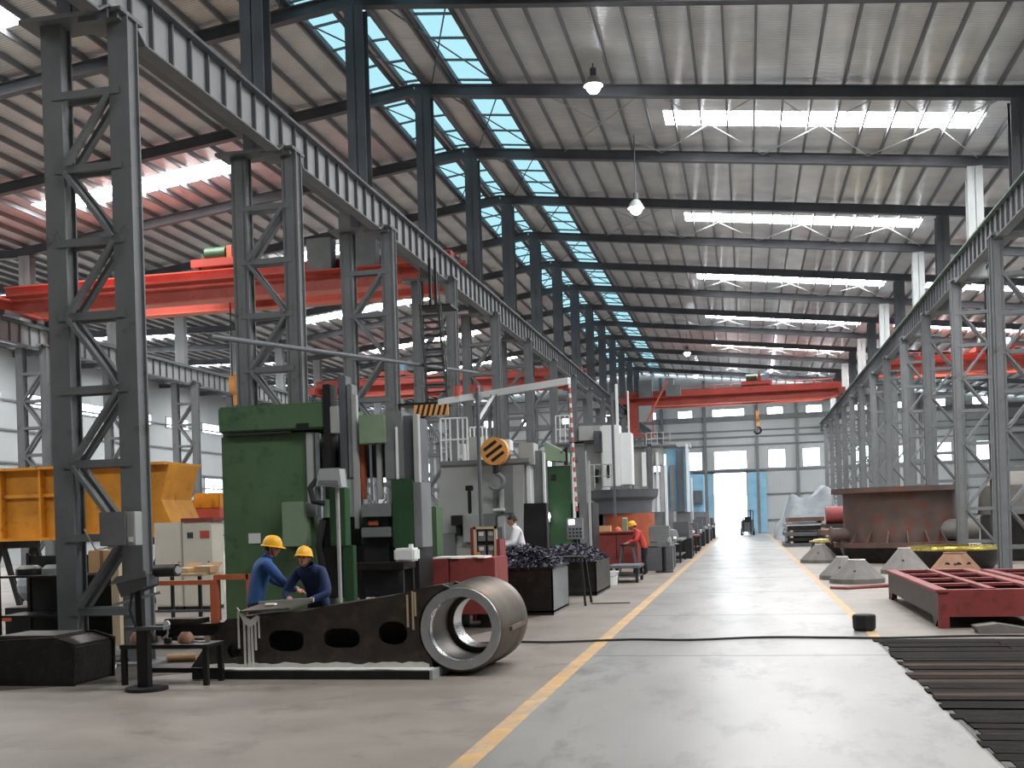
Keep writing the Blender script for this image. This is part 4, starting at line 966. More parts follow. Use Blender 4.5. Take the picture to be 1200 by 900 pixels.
# ================================================================ BINS, BENCHES AND STANDS ALONG THE AISLE
def bin_(label, X0, X1, Y0_, Y1_, h, side='black', swlabel=None):
    t_ = thing('swarf_bin', label, 'bin', ((X0 + X1) / 2, (Y0_ + Y1_) / 2, 0))
    th = .03
    MB().box(X0, X1, Y0_, Y0_ + th, 0, h).build('front', 'oily', t_); MB().box(X0, X1, Y1_ - th, Y1_, 0, h).build('back', 'oily', t_)
    MB().box(X0, X0 + th, Y0_, Y1_, 0, h).build('side', 'oily', t_); MB().box(X1 - th, X1, Y0_, Y1_, 0, h).build('side', side, t_)
    MB().box(X0, X1, Y0_, Y1_, .05, .09).build('bottom', 'oily', t_)
    rm = MB()
    for q in ((X0 - .03, X1 + .03, Y0_ - .03, Y0_ + .03), (X0 - .03, X1 + .03, Y1_ - .03, Y1_ + .03), (X0 - .03, X0 + .03, Y0_, Y1_), (X1 - .03, X1 + .03, Y0_, Y1_)): rm.box(q[0], q[1], q[2], q[3], h, h + .04)
    rm.build('rim', 'oily', t_)
    mb = MB(); random.seed(int(X0 * 100) + 5)
    nx, ny = 26, 20; hh = {}
    def top(u, v): return h - .02 + .42 * (max(0, math.sin(PI * u)) ** .6) * (max(0, math.sin(PI * v)) ** .6)
    vs = []; 
    for i in range(nx + 1):
        for j in range(ny + 1):
            u, v = i / nx, j / ny; vs.append((X0 + th + (X1 - X0 - 2 * th) * u, Y0_ + th + (Y1_ - Y0_ - 2 * th) * v, top(u, v) + random.uniform(-.04, .05)))
    mb.add(vs, [(i * (ny + 1) + j, (i + 1) * (ny + 1) + j, (i + 1) * (ny + 1) + j + 1, i * (ny + 1) + j + 1) for i in range(nx) for j in range(ny)])
    for _ in range(2600):
        u, v = random.random(), random.random(); c = Vector((X0 + (X1 - X0) * u, Y0_ + (Y1_ - Y0_) * v, top(u, v) + random.uniform(.0, .05)))
        d1 = Vector((random.gauss(0, 1), random.gauss(0, 1), random.gauss(0, .7))).normalized() * random.uniform(.03, .09); d2 = Vector((random.gauss(0, 1), random.gauss(0, 1), random.gauss(0, 1))).normalized() * random.uniform(.008, .02)
        k = Vector((0, 0, .02)); mb.add([c - d1 - d2, c - d1 + d2, c + d2 + k, c - d2 + k, c + d1 + d2, c + d1 - d2], [(0, 1, 2, 3), (3, 2, 4, 5)])
    o = mb.solo('steel_swarf', 'swarf', swlabel, 'swarf'); o['kind'] = 'stuff'
    return t_
bin_('black steel swarf bin with grey end plate behind the bright ring', -5.3, -3.78, 21.3, 23.2, .92, 'mmid', 'heap of curly steel turnings in the bin with the grey end plate')
bin_('long black swarf bin behind the folding steel stand', -5.25, -3.62, 26.5, 29.2, .80, 'oily', 'heap of curly steel turnings in the long bin behind the stand')
random.seed(11)
t = thing('steel_stand', 'black tapering steel frame stand on the floor beside the swarf bins', 'stand', (-3.75, 23.7, 0))
for (x0, y0_), (x1, y1_) in (((-3.98, 23.65), (-4.02, 23.5)), ((-3.55, 23.6), (-3.46, 23.45)), ((-3.98, 24.15), (-4.02, 24.35)), ((-3.55, 24.15), (-3.46, 24.4))): MB().bar((x0, y0_, 1.05), (x1, y1_, 0), .045).build('leg', 'black', t)
for z in (.28, .7):
    MB().bar((-4.0, 23.55, z), (-3.5, 23.53, z), .03, .05).build('rung', 'black', t); MB().bar((-4.0, 24.25, z), (-3.5, 24.25, z), .03, .05).build('rung', 'black', t)
MB().box(-4.02, -3.5, 23.6, 24.2, 1.03, 1.07).build('top', 'black', t)
MB().tube([(-3.4, 23.9, .016), (-3.0, 23.95, .016), (-2.55, 24.0, .016)], .015, 6).solo('floor_rod', 'rust', 'thin rusty rod lying on the floor beside the steel stand', 'rod')
q = fl(721, 686)
t = thing('white_bucket', 'white plastic bucket on the floor beside the long swarf bin', 'bucket', (q.x, q.y + .2, 0))
MB().lathe([(.0, .0), (.15, 0), (.19, .38), (.18, .38), (.14, .02), (0, .02)], (q.x, q.y + .2, 0), 24).build('body', 'mwhite', t, smooth=True)
MB().lathe([(.19, .36), (.205, .36), (.205, .39), (.19, .39)], (q.x, q.y + .2, 0), 24, close=True).build('rim', 'mwhite', t)
MB().tube([(q.x + .19 * math.cos(a_), q.y + .2 - .06 * math.sin(a_) - .12, .36 - .12 * math.sin(a_)) for a_ in [i * PI / 8 for i in range(9)]], .006, 6).build('handle', 'steel_dark', t)
# low dark cart next to bucket
def cart(label, X0, X1, Y0_, Y1_, h, top='steel_dark', leg='black', cat='cart', name='low_cart', group=None):
    t_ = thing(name, label, cat, ((X0 + X1) / 2, (Y0_ + Y1_) / 2, 0), group)
    MB().box(X0, X1, Y0_, Y1_, h - .08, h).build('top', top, t_, bevel=.01)
    for x in (X0 + .08, X1 - .08):
        for y in (Y0_ + .08, Y1_ - .08): MB().box(x - .04, x + .04, y - .04, y + .04, 0, h - .08).build('leg', leg, t_)
    MB().box(X0 + .05, X1 - .05, Y0_ + .1, Y1_ - .1, h * .3, h * .3 + .04).build('shelf', top, t_)
    return t_
cart('low dark steel cart beside the white bucket', -3.95, -3.05, 31.4, 33.0, .5)
# red bench with things on top
BY = 36.4
a, b, c, d = rect(703, 623, 752, 655, BY)
t = thing('red_bench', 'maroon steel workbench where the red jacketed person works', 'workbench', ((a + b) / 2, BY, 0))
MB().box(a, b, BY, BY + 1.4, c - .15, d - .06).build('cabinet', 'maroon', t, bevel=.02); MB().box(a - .08, b + .06, BY - .08, BY + 1.5, d - .06, d).build('worktop', 'maroon', t, bevel=.01)
for x in (a + .1, b - .1): MB().box(x - .08, x + .08, BY + .1, BY + 1.3, 0, c - .15).build('foot', 'black', t)
MB().box((a + b) / 2 - .01, (a + b) / 2 + .01, BY - .012, BY, c, d - .08).build('door_gap', 'black', t)
e = rect(705, 617, 719, 623, BY); MB().box(e[0], e[1], BY + .2, BY + .6, d, d + .2).solo('yellow_box', 'cardboard', 'flat yellowish carton on the maroon workbench', 'box', bevel=.01)
e = at(727, 620, BY)
t = thing('spare_helmet', 'orange safety helmet lying on the maroon workbench', 'helmet', (e.x, BY + .5, d))
MB().sph((e.x, BY + .5, d + .015), .14, 20, 8, (.9, 1.1, 1.0), half=True).build('shell', 'orange', t, smooth=True); MB().lathe([(.12, 0), (.17, 0), (.17, .015), (.12, .02)], (e.x, BY + .5, d), 20, close=True).build('brim', 'orange', t)
e = rect(731, 608, 737, 623, BY); t = thing('pale_green_bottle_box', 'pale green upright box on the maroon workbench', 'box', ((e[0] + e[1]) / 2, BY + .8, d)); MB().box(e[0], e[1], BY + .7, BY + .95, d, d + .42).build('body', 'green_pale', t, bevel=.01); MB().box(e[0] + .02, e[1] - .02, BY + .72, BY + .93, d + .42, d + .46).build('lid', 'mwhite', t)
MB().cyl((a - .3, BY + .3, 0), (a - .3, BY + .3, d), .06, 14).sph((a - .3, BY + .3, d + .1), .16, 16, 10).solo('round_post', 'castbrown', 'short post with a round head beside the maroon workbench', 'post', smooth=True)
# stool the red worker leans on
s0 = at(741, 650, 35.0)
t = thing('work_stool', 'dark splay legged stool in front of the person in red', 'stool', (s0.x, 35.0, 0))
MB().cyl((s0.x, 35.0, .98), (s0.x, 35.0, 1.03), .3, 20).build('seat', 'black', t)
for dx, dy in ((-.2, -.2), (.2, -.2), (-.2, .2), (.2, .2)): MB().bar((s0.x + dx * .8, 35 + dy * .8, .98), (s0.x + dx * 1.6, 35 + dy * 1.6, 0), .05).build('leg', 'steel_dark', t)
# dark lathes and benches receding along the aisle
def bench_lathe(label, X, Y, base, top, L_, h, group=None):
    t_ = thing('bench_lathe', label, 'lathe', (X, Y, 0), group)
    MB().box(X - .45, X + .45, Y, Y + .7, 0, h * .75).build('headstock_base', base, t_, bevel=.02); MB().box(X - .4, X + .4, Y + L_ - .6, Y + L_, 0, h * .7).build('tail_base', base, t_, bevel=.02)
    MB().box(X - .35, X + .35, Y, Y + L_, h * .7, h * .85).build('bed', top, t_); MB().box(X - .35, X + .35, Y + .05, Y + .75, h * .85, h * 1.35).build('headstock', top, t_, bevel=.03)
    MB().cyl((X, Y + .75, h * 1.08), (X, Y + .95, h * 1.08), .2, 18).build('chuck', 'steel_dark', t_); MB().box(X - .3, X + .4, Y + L_ * .55, Y + L_ * .55 + .4, h * .85, h * 1.0).build('carriage', 'mmid', t_)
    MB().box(X - .15, X + .15, Y + L_ - .5, Y + L_ - .1, h * .85, h * 1.2).build('tailstock', top, t_, bevel=.02)
    MB().cyl((X + .42, Y + L_ * .6, h * .9), (X + .5, Y + L_ * .6, h * .9), .12, 14).build('handwheel', 'chrome', t_)
    return t_
bench_lathe('dark green grey bench lathe just past the red jacketed person', -3.0, 38.3, 'steel_dark', 'mmid', 2.6, 1.15)
cart('grey steel workbench table behind the dark green grey bench lathe', -3.6, -2.55, 44.0, 47.5, .95, 'mmid', name='work_table', cat='table')
MB().lathe([(0, 0), (.35, 0), (.38, .1), (.3, .35), (.12, .4), (0, .4)], (-3.1, 45.0, .955), 24).solo('gear_casting', 'mmid', 'round grey casting on the grey steel workbench table', 'casting', smooth=True)
bench_lathe('dark bench lathe with bright handwheel beyond the grey workbench', -2.82, 48.3, 'black', 'steel_dark', 3.0, 1.2)
cart('maroon steel table among the dark lathes', -3.3, -2.4, 54.5, 57.5, .9, 'maroon', name='work_table', cat='table')
MB().lathe([(0, 0), (.3, 0), (.3, .25), (.2, .5), (0, .5)], (-2.9, 55.3, .905), 20).solo('gear_casting', 'rust', 'brown round casting on the maroon steel table', 'casting', smooth=True)
for i, y in enumerate((58.4, 66.8, 72, 80.3, 87)):
    bench_lathe('dark bench lathe in the row before the pale blue mills', -2.9 - .05 * (i % 2), y, 'black', 'steel_dark', 3.2, 1.1 + .1 * (i % 3), 'dark lathes by the pale blue mills')
# clutter on ground near workers' bench: wheeled vice stand
q = fl(800, 672)
t = thing('vice_stand', 'dark machine vice on a splayed floor stand beside the aisle line', 'vice', (-2.75, 37.0, 0))
MB().cyl((-2.75, 37, .04), (-2.75, 37, .85), .07, 12).build('post', 'black', t); MB().cyl((-2.75, 37, 0), (-2.75, 37, .05), .3, 20).build('foot', 'black', t)
MB().box(-2.95, -2.55, 36.85, 37.15, .85, 1.05).build('body', 'mmid', t, bevel=.02); MB().box(-2.6, -2.5, 36.8, 37.2, 1.0, 1.15).build('jaw', 'steel_light', t); MB().cyl((-2.5, 37, .95), (-2.25, 37, .95), .02, 8).build('screw', 'chrome', t)
# forklift at the far door
t = thing('forklift', 'dark forklift standing in front of the bright end door', 'forklift', (.0, 97, 0))
MB().box(-.5, .6, 96.5, 98.6, .3, 1.1).build('body', 'steel_dark', t, bevel=.08); MB().box(-.5, .6, 98.0, 98.6, .4, 1.35).build('counterweight', 'steel_dark', t, bevel=.1)
for x in (-.45, .55):
    for y in (96.7, 98.2): MB().bar((x, y, 1.1), (x, y, 2.1), .06).build('guard_post', 'black', t)
    MB().bar((x * .6, 96.3, .1), (x * .6, 96.3, 2.2), .1).build('mast_rail', 'black', t); MB().box(x * .6 - .06, x * .6 + .06, 95.2, 96.3, .08, .13).build('fork', 'black', t)
    for y in (96.9, 98.2): MB().cyl((x - .1, y, .3), (x + .1, y, .3), .3, 18).build('wheel', 'rubber', t)
MB().box(-.5, .6, 96.6, 98.3, 2.08, 2.14).build('guard_roof', 'black', t); MB().box(-.2, .3, 97.5, 97.9, 1.1, 1.6).build('seat', 'black', t)
#PART4
# ================================================================ LEFT FOREGROUND
# orange guard rail
RLY = 17.3
t = thing('guard_rail', 'orange tube guard rail in front of the cream cabinets', 'rail', (at(165, 745, RLY).x, RLY, 0))
xs_ = [at(px, 710, RLY).x for px in (78, 257)]; zt_ = 1.03
for x in xs_: MB().box(x - .06, x + .06, RLY - .06, RLY + .06, 0, zt_).build('post', 'orange', t)
MB().box(xs_[0], xs_[1], RLY - .05, RLY + .05, zt_ - .08, zt_).build('top_rail', 'orange', t)
xe = at(297, 690, RLY).x
MB().box(xs_[1], xe, RLY - .04, RLY + .04, zt_ - .0, zt_ + .09).build('top_rail', 'orange', t); MB().box(xe - .04, xe + .04, RLY - .04, RLY + .04, 0, zt_ + .09).build('post', 'orange', t)
MB().box(xs_[0] - 1.4, xs_[0], RLY - .05, RLY + .05, .36, .44).build('lower_rail', 'orange', t)
MB().box(xs_[0] - 1.45, xs_[0] - 1.35, RLY - .05, RLY + .05, 0, .44).build('post', 'orange', t)
MB().box(xs_[0], xs_[1], RLY - .02, RLY + .02, .48, .52).build('mid_rail', 'steel_dark', t)
# cream electrical cabinets
EY_ = 23.8
for px0, px1, lab in ((186, 219, 'cream electrical cabinet next to the one with the red top'), (219, 254, 'cream electrical cabinet with red top and two small plates')):
    a, b, c, d = rect(px0, 612, px1, 715, EY_)
    t = thing('electrical_cabinet', lab, 'cabinet', ((a + b) / 2, EY_, 0)); hgt = at(220, 612, EY_).z
    MB().box(a + .01, b - .01, EY_, EY_ + .6, .08, hgt).build('body', 'cream', t, bevel=.01); MB().box(a + .03, b - .03, EY_ + .03, EY_ + .57, 0, .08).build('plinth', 'black', t)
    MB().box(a + .04, b - .04, EY_ - .012, EY_, .12, hgt - .08).build('door', 'cream', t); MB().box(b - .1, b - .07, EY_ - .03, EY_ - .012, 1.0, 1.15).build('handle', 'black', t)
    if px0 == 219:
        MB().box(a, b + .06, EY_ - .03, EY_ + .62, hgt, hgt + .09).build('top_cap', 'maroon', t)
        for q, ma in (((224, 624, 231, 631), 'signblue'), ((239, 622, 250, 631), 'red')):
            e = rect(*q, EY_ - .02); MB().box(e[0], e[1], EY_ - .02, EY_ - .012, e[2], e[3]).build('plate', ma, t)
# papers and cartons on a shelf
a, b, c, d = rect(190, 652, 248, 672, 20.5)
t = thing('carton_table', 'low table holding flattened cartons before the cream cabinets', 'table', ((a + b) / 2, 20.6, 0))
MB().box(a - .1, b + .05, 20.2, 21.1, c - .05, c).build('top', 'wood', t)
for x in (a, b - .05):
    for y in (20.25, 21.05): MB().box(x - .03, x + .03, y - .03, y + .03, 0, c - .05).build('leg', 'black', t)
for i, (px, w_, rzz, lab) in enumerate(((189, .34, .03, 'brown flattened carton at the motor unit end of the low table'), (213, .36, -.03, 'brown carton with lifted flap on the low table'), (238, .34, .03, 'pale carton at the end of the low table'))):
    e = at(px + 6, 660, 20.5); t = thing('flat_carton', lab, 'carton', (e.x, 20.6, c), None, world=False, rz=rzz)
    MB().box(-w_ / 2, w_ / 2, -.2, .2, 0, .07 + .03 * i).build('tray', 'cardboard', t); MB().add([(-w_ / 2, .2, .07), (w_ / 2, .2, .07), (w_ / 2 + .05, .3, .2), (-w_ / 2 + .05, .3, .2)], [(0, 1, 2, 3)]).build('flap', 'cardboard', t)
    MB().box(-w_ / 2 + .03, w_ / 2 - .08, -.17, .12, .07 + .03 * i, .085 + .03 * i).build('paper_sheet', 'paper', t)
# big yellow casting on trestles
KY = 26.0
a, b, c, d = rect(-20, 547, 205, 628, KY)
t = thing('yellow_beam', 'huge ochre yellow steel box beam with flared end resting on trestles', 'steel beam', ((a + b) / 2, KY, 0))
x1 = at(200, 600, KY).x; zt_, zb_ = at(120, 548, KY).z, at(120, 628, KY).z
MB().box(a, x1 - .6, KY, KY + 1.6, zb_, zt_).build('web', 'ochre', t)
MB().box(a, x1 + .1, KY - .25, KY + 1.8, zt_, zt_ + .07).build('top_flange', 'ochre', t); MB().box(a, x1 + .3, KY - .25, KY + 1.8, zb_ - .08, zb_).build('bottom_flange', 'ochre', t)
MB().prism([(x1 - .6, zb_), (x1 + .25, zb_), (x1 - .15, (zb_ + zt_) / 2), (x1 + .1, zt_), (x1 - .6, zt_)], KY, KY + 1.6, 'xz').build('flared_end', 'ochre', t)
for x in (a + .8, a + 2.0, a + 3.1, x1 - .7): MB().box(x, x + .05, KY - .22, KY, zb_, zt_).build('stiffener', 'ochre', t)
MB().box(a, at(74, 582, KY).x, KY - .12, KY, at(55, 583, KY).z, at(55, 579, KY).z).build('rib', 'ochre', t)
for x in (a + .6, x1 - 1.0):
    for y in (KY + .1, KY + 1.5):
        for s_ in (-1, 1): MB().bar((x, y, zb_ - .08), (x + s_ * .5, y, 0), .12).build('trestle_leg', 'black', t)
    MB().box(x - .1, x + .1, KY, KY + 1.6, zb_ - .28, zb_ - .08).build('trestle_top', 'black', t)
# red/ochre low stack to the right of it
a, b, c, d = rect(205, 578, 262, 608, 29.0)
t = thing('ochre_base_frame', 'low ochre and red machine frame on legs beside the green lathe', 'frame', ((a + b) / 2, 29.0, 0))
MB().box(a, b, 29, 30.2, c, c + .28).build('red_tray', 'red', t); MB().box(a + .1, b - .3, 29.1, 30.0, c + .28, c + .55).build('block', 'ochre', t, bevel=.03); MB().box(b - .9, b - .1, 29.2, 29.9, c + .28, d).build('block', 'ochre', t, bevel=.03)
for x in (a + .1, b - .1):
    for y in (29.1, 30.1): MB().box(x - .06, x + .06, y - .06, y + .06, 0, c).build('leg', 'black', t)
# brown carton & timber by the column
a, b, c, d = rect(108, 645, 140, 672, 16.0)
t = thing('brown_carton', 'brown carton on a black rack behind the grey switch box', 'carton', ((a + b) / 2, 16.0, c)); MB().box(a, b, 16, 16.4, c, d).build('box', 'cardboard', t, bevel=.01); MB().box((a + b) / 2 - .03, (a + b) / 2 + .03, 15.995, 16.0, c, d).build('tape', 'castbrown', t)
t = thing('black_rack', 'black steel storage rack behind the column with the switch box', 'rack', (a - .6, 16.2, 0))
zz = c
for x in (a - 1.5, b + .25):
    for y in (15.75, 16.55): MB().box(x - .03, x + .03, y - .03, y + .03, 0, zz + .35).build('upright', 'black', t)
for z in (.15, .55, zz - .04): MB().box(a - 1.5, b + .25, 15.75, 16.55, z, z + .035).build('shelf', 'oily', t)
MB().box(a - 1.5, b + .25, 16.54, 16.56, 0, zz + .3).build('back_panel', 'black', t)
a, b, c, d = rect(135, 643, 144, 714, 15.4); MB().box(a, b, 15.4, 15.5, 0, d).solo('timber_plank', 'wood', 'pale timber plank standing upright beside the brown carton', 'plank')
for i, (dx, s_, col2, lab) in enumerate(((-1.2, .22, 'oily', 'black oily gear blank on the top shelf of the black rack'), (-.75, .18, 'mmid', 'grey gear blank on the top shelf of the black rack'))):
    MB().lathe([(.05, 0), (s_, 0), (s_, .1), (s_ * .6, .16), (.05, .16)], (rect(108, 645, 140, 672, 16.0)[0] + dx, 16.15, zz - .004), 20, close=True).solo('gear_blank', col2, lab, 'gear', smooth=True)
# plastic-wrapped bundle
e = at(58, 655, 18.3)
t = thing('plastic_bundle', 'grey plastic wrapped bundle on a black pallet at the end of the orange rail', 'bundle', (e.x, 18.3, 0))
MB().sph((e.x, 18.3, .95), .55, 14, 10, (1.0, .8, .75)).build('wrap', 'tarp', t); MB().box(e.x - .6, e.x + .6, 17.9, 18.7, 0, .55).build('pallet_box', 'black', t)
# measuring camera-like motor unit on black post
UY = 11.85
p_ = at(176, 780, UY)
t = thing('roller_stand', 'black post stand carrying a grey motor unit beside the tool table', 'stand', (p_.x, UY, 0))
MB().box(p_.x - .09, p_.x + .05, UY - .06, UY + .06, 0, at(176, 735, UY).z).build('post', 'black', t, bevel=.01); MB().cyl((p_.x, UY, 0), (p_.x, UY, .04), .25, 24).build('foot', 'black', t)
a, b, c, d = rect(146, 676, 184, 690, UY); cx = (a + b) / 2
MB().prism([(a, c + .08), (b, c + .16), (b, d + .06), (a + .06, d)], UY - .18, UY + .15, 'xz').build('motor_case', 'mmid', t, bevel=.015)
MB().prism([(a + .1, c - .08), (b, c + .04), (b, c + .18), (a + .04, c + .08)], UY - .15, UY + .12, 'xz').build('lower_case', 'steel_dark', t, bevel=.01)
MB().cyl(at(188, 669, UY), at(213, 668, UY - .06), .075, 18).build('lens_barrel', 'black', t, smooth=True); MB().cyl(at(213, 668, UY - .06), at(214, 668, UY - .07), .045, 18).build('barrel_face', 'mgrey', t)
MB().box(at(155, 735, UY).x, at(200, 735, UY).x, UY - .08, UY + .08, at(176, 738, UY).z, at(176, 734, UY).z).build('bracket', 'steel_dark', t)
MB().bar(at(170, 735, UY), at(168, 690, UY), .08).build('neck', 'black', t); MB().bar(at(138, 709, UY), at(194, 694, UY), .06, .03).build('arm_strip', 'steel_light', t)
MB().tube([at(160, 690, UY - .1), at(157, 715, UY - .14), at(164, 735, UY - .1)], .014, 6).build('cable', 'rubber', t)
# tool table
TY = 12.3
a, b = at(150, 765, TY).x, at(252, 758, TY).x; zt_ = .50
t = thing('tool_table', 'small black steel table holding gauges and pliers', 'table', ((a + b) / 2, TY, 0))
MB().box(a, b, TY - .1, TY + .36, zt_ - .05, zt_).build('top', 'oily', t, bevel=.005)
for x in (a + .04, b - .04):
    for y in (TY - .06, TY + .32): MB().box(x - .03, x + .03, y - .03, y + .03, 0, zt_ - .05).build('leg', 'black', t)
MB().box(a, b, TY + .3, TY + .34, .1, .16).build('stretcher', 'black', t)
e = at(201, 750, TY + .1)
t = thing('dial_gauge', 'small dial gauge on bright magnetic arm standing on the tool table', 'gauge', (e.x, TY + .1, zt_))
MB().box(e.x - .03, e.x + .05, TY + .07, TY + .13, zt_, zt_ + .06).build('base', 'black', t); MB().bar((e.x, TY + .1, zt_ + .06), (e.x + .02, TY + .1, zt_ + .2), .018).build('arm', 'chrome', t); MB().bar((e.x + .02, TY + .1, zt_ + .13), (e.x - .06, TY + .1, zt_ + .05), .016).build('arm', 'chrome', t)
MB().cyl((e.x + .0, TY + .08, zt_ + .24), (e.x + .0, TY + .11, zt_ + .24), .04, 18).build('dial', 'mwhite', t)
e = at(240, 755, TY + .15)
t = thing('pliers', 'pair of bright pliers lying on the tool table', 'pliers', (e.x, TY + .15, zt_))
for s_ in (-1, 1): MB().tube([(e.x - .12, TY + .15 + s_ * .01, zt_ + .015), (e.x - .02, TY + .15 - s_ * .01, zt_ + .015), (e.x + .1, TY + .15 - s_ * .05, zt_ + .015)], .012, 6).build('handle', 'chrome', t)
for i, (px, r_, ma, lab) in enumerate(((165, .09, 'castbrown', 'small brown bushing on the tool table'), (182, .07, 'oily', 'small black bushing on the tool table'), (222, .10, 'castbrown', 'squat brown flange on the tool table beside the dial gauge'))):
    e = at(px, 752, TY + .2); MB().lathe([(.03, 0), (r_, 0), (r_, .06), (r_ * .6, .12), (.03, .12)], (e.x, TY + .22, zt_), 20, close=True).solo('bushing', ma, lab, 'machine part', smooth=True)
# dark blocks at the far left
a, b, c, d = rect(-10, 748, 100, 812, 12.3)
t = thing('dark_casting', 'rough dark rusty casting block lying beside the tool table', 'casting', ((a + b) / 2, 12.3, 0))
MB().prism([(a, 0), (b, 0), (b + .02, d - .08), (b - .25, d), (a, d - .05)], 12.1, 13.0, 'xz').build('block', 'oily', t, bevel=.03); MB().box(a + .2, b - .3, 12.2, 12.9, d - .03, d + .04).build('boss', 'castdark', t, bevel=.02)
for i, (px, py, c_, lab) in enumerate(((108, 755, 'red', 'red rag heaped beside the dark casting block'), (122, 772, 'paper', 'white and red packet beside the dark casting block'), (135, 757, 'castgrey', 'grey crumpled sack beside the dark casting block'))):
    e = fl(px, py + 12); mb = MB().sph((e.x, e.y, .0), .16 + .03 * i, 12, 7, (1.2, .8, .7), half=True)
    mb.v = [(v[0] + random.uniform(-.02, .02), v[1] + random.uniform(-.02, .02), max(0, v[2] + (random.uniform(-.02, .03) if v[2] > .01 else 0))) for v in mb.v]; mb.solo('rag_heap', c_, lab, 'rag')
for i in range(10):
    e = fl((112, 140, 158, 190, 205, 228, 240, 132, 216, 150)[i], (742, 752, 738, 748, 742, 745, 735, 765, 776, 778)[i]); s_ = random.uniform(.1, .2)
    mb = MB()
    if i % 3 == 0: mb.lathe([(.03, 0), (s_ * .8, 0), (s_ * .8, .07), (s_ * .5, .14), (.03, .14)], (e.x, e.y, 0), 16, close=True)
    elif i % 3 == 1: mb.prism([(e.x - s_, 0), (e.x + s_, 0), (e.x + s_ * .7, .12), (e.x - s_ * .5, .16)], e.y - .1, e.y + .1, 'xz')
    else: mb.cyl((e.x - s_ * 1.3, e.y, .06), (e.x + s_ * 1.3, e.y + .1, .06), .055, 12)
    mb.solo('steel_offcut', ('castbrown', 'oily', 'castgrey', 'cardboard', 'castdark')[i % 5], 'small scrap offcut on the floor behind the small black tool table', 'offcut', 'scrap offcuts behind the tool table')
# pallets and dark clutter between rail and camera
for i, (px, py, w_, h, ma, lab) in enumerate(((120, 735, 1.0, .35, 'oily', 'dark oily steel slab stacked behind the motor unit stand'), (215, 738, 1.3, .30, 'oily', 'dark oily steel slab below the flattened cartons'), (50, 742, 1.2, .55, 'black', 'black steel crate by the plastic wrapped bundle'))):
    e = fl(px, py + 15); t = thing('steel_slab', lab, 'steel slab', (e.x, e.y + .4, 0))
    MB().box(e.x - w_ / 2, e.x + w_ / 2, e.y + .1, e.y + .8, .1, h).build('slab', ma, t, bevel=.02)
    for x in (-.35, .35): MB().box(e.x + x * w_ - .05, e.x + x * w_ + .05, e.y + .1, e.y + .8, 0, .1).build('bearer', 'wood' if i == 1 else 'oily', t)
    MB().box(e.x - w_ * .3, e.x + w_ * .2, e.y + .2, e.y + .6, h, h + .08).build('offcut', 'castdark', t, bevel=.01)

# ================================================================ RIGHT OF THE AISLE
# maroon cast beds
def bed(label, X0, X1, Y0_, Y1_, h):
    t_ = thing('cast_bed', label, 'casting', ((X0 + X1) / 2, (Y0_ + Y1_) / 2, 0))
    for y in (Y0_, Y1_ - .08): MB().prism([(X0 + .04, .0), (X0 + .2, 0), (X0 + .2, .18), (X1 - .2, .18), (X1 - .2, 0), (X1 - .04, 0), (X1 - .04, h), (X0 + .04, h)], y, y + .08, 'xz').build('end_wall', 'maroon', t_)
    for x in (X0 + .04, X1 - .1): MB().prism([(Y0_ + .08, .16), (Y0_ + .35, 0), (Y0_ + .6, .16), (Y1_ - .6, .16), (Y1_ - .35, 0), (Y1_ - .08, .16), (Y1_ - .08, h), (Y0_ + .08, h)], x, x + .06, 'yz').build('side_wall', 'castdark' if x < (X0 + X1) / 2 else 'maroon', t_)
    for x in (X0, X1 - .2): MB().box(x, x + .2, Y0_ - .02, Y1_ + .02, h, h + .05).build('top_flange', 'maroon', t_, bevel=.01)
    n = 4
    for i in range(n + 1):
        y = Y0_ + (Y1_ - Y0_ - .16) * i / n; MB().box(X0 + .2, X1 - .2, y, y + .16, h - .0, h + .045).build('cross_flange', 'maroon', t_)
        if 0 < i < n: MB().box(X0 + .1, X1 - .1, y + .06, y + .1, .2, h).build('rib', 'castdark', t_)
    xm = (X0 + X1) / 2; MB().box(xm - .06, xm + .06, Y0_ + .1, Y1_ - .1, h, h + .06).build('centre_rail', 'maroon', t_)
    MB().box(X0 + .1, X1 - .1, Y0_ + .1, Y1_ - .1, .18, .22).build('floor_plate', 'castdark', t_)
    return t_
bed('long maroon cast machine bed open at the top near the aisle', 2.86, 4.55, 18.2, 24.4, .56)
bed('second maroon cast machine bed behind the rubber block, farther from the aisle', 4.8, 6.6, 18.6, 24.8, .52)
e = fl(1135, 730); MB().prism([(3.35, .0), (3.9, .0), (4.05, .06), (3.6, .14), (3.3, .1)], 17.4, 17.75, 'xz').solo('steel_offcut', 'castgrey', 'grey steel offcut on the floor before the maroon bed', 'offcut', bevel=.01)
# grey cone castings
def cone(label, cx, cy, rb, rt_, h, ma='castgrey', holes=0):
    t_ = thing('cone_casting', label, 'casting', (cx, cy, 0))
    MB().lathe([(rt_ * .6, h), (rt_, h), (rb, .12), (rb, 0), (rb - .06, 0), (rt_ * .6, h - .05)], (cx, cy, 0), 14, close=True).build('shell', ma, t_)
    MB().lathe([(rt_ * .55, h - .02), (rt_ * 1.02, h - .0), (rt_ * 1.02, h + .03), (rt_ * .55, h + .03)], (cx, cy, 0), 20, close=True).build('machined_top', 'grease' if ma == 'castgrey' else ma, t_)
    for i in range(holes):
        a_ = -PI / 2 + (i - (holes - 1) / 2) * .55; rr = (rb + rt_) / 2 + .01; MB().cyl((cx + rr * math.cos(a_), cy + rr * math.sin(a_), h * .52), (cx + (rr + .012) * math.cos(a_), cy + (rr + .012) * math.sin(a_), h * .52), .075, 12).build('bolt_hole', 'black', t_)
    MB().cyl((cx - .1, cy - (rb + rt_) / 2 + .02, h * .55), (cx - .1, cy - (rb + rt_) / 2 - .03, h * .55), .03, 8).build('plug', 'black', t_)
    return t_
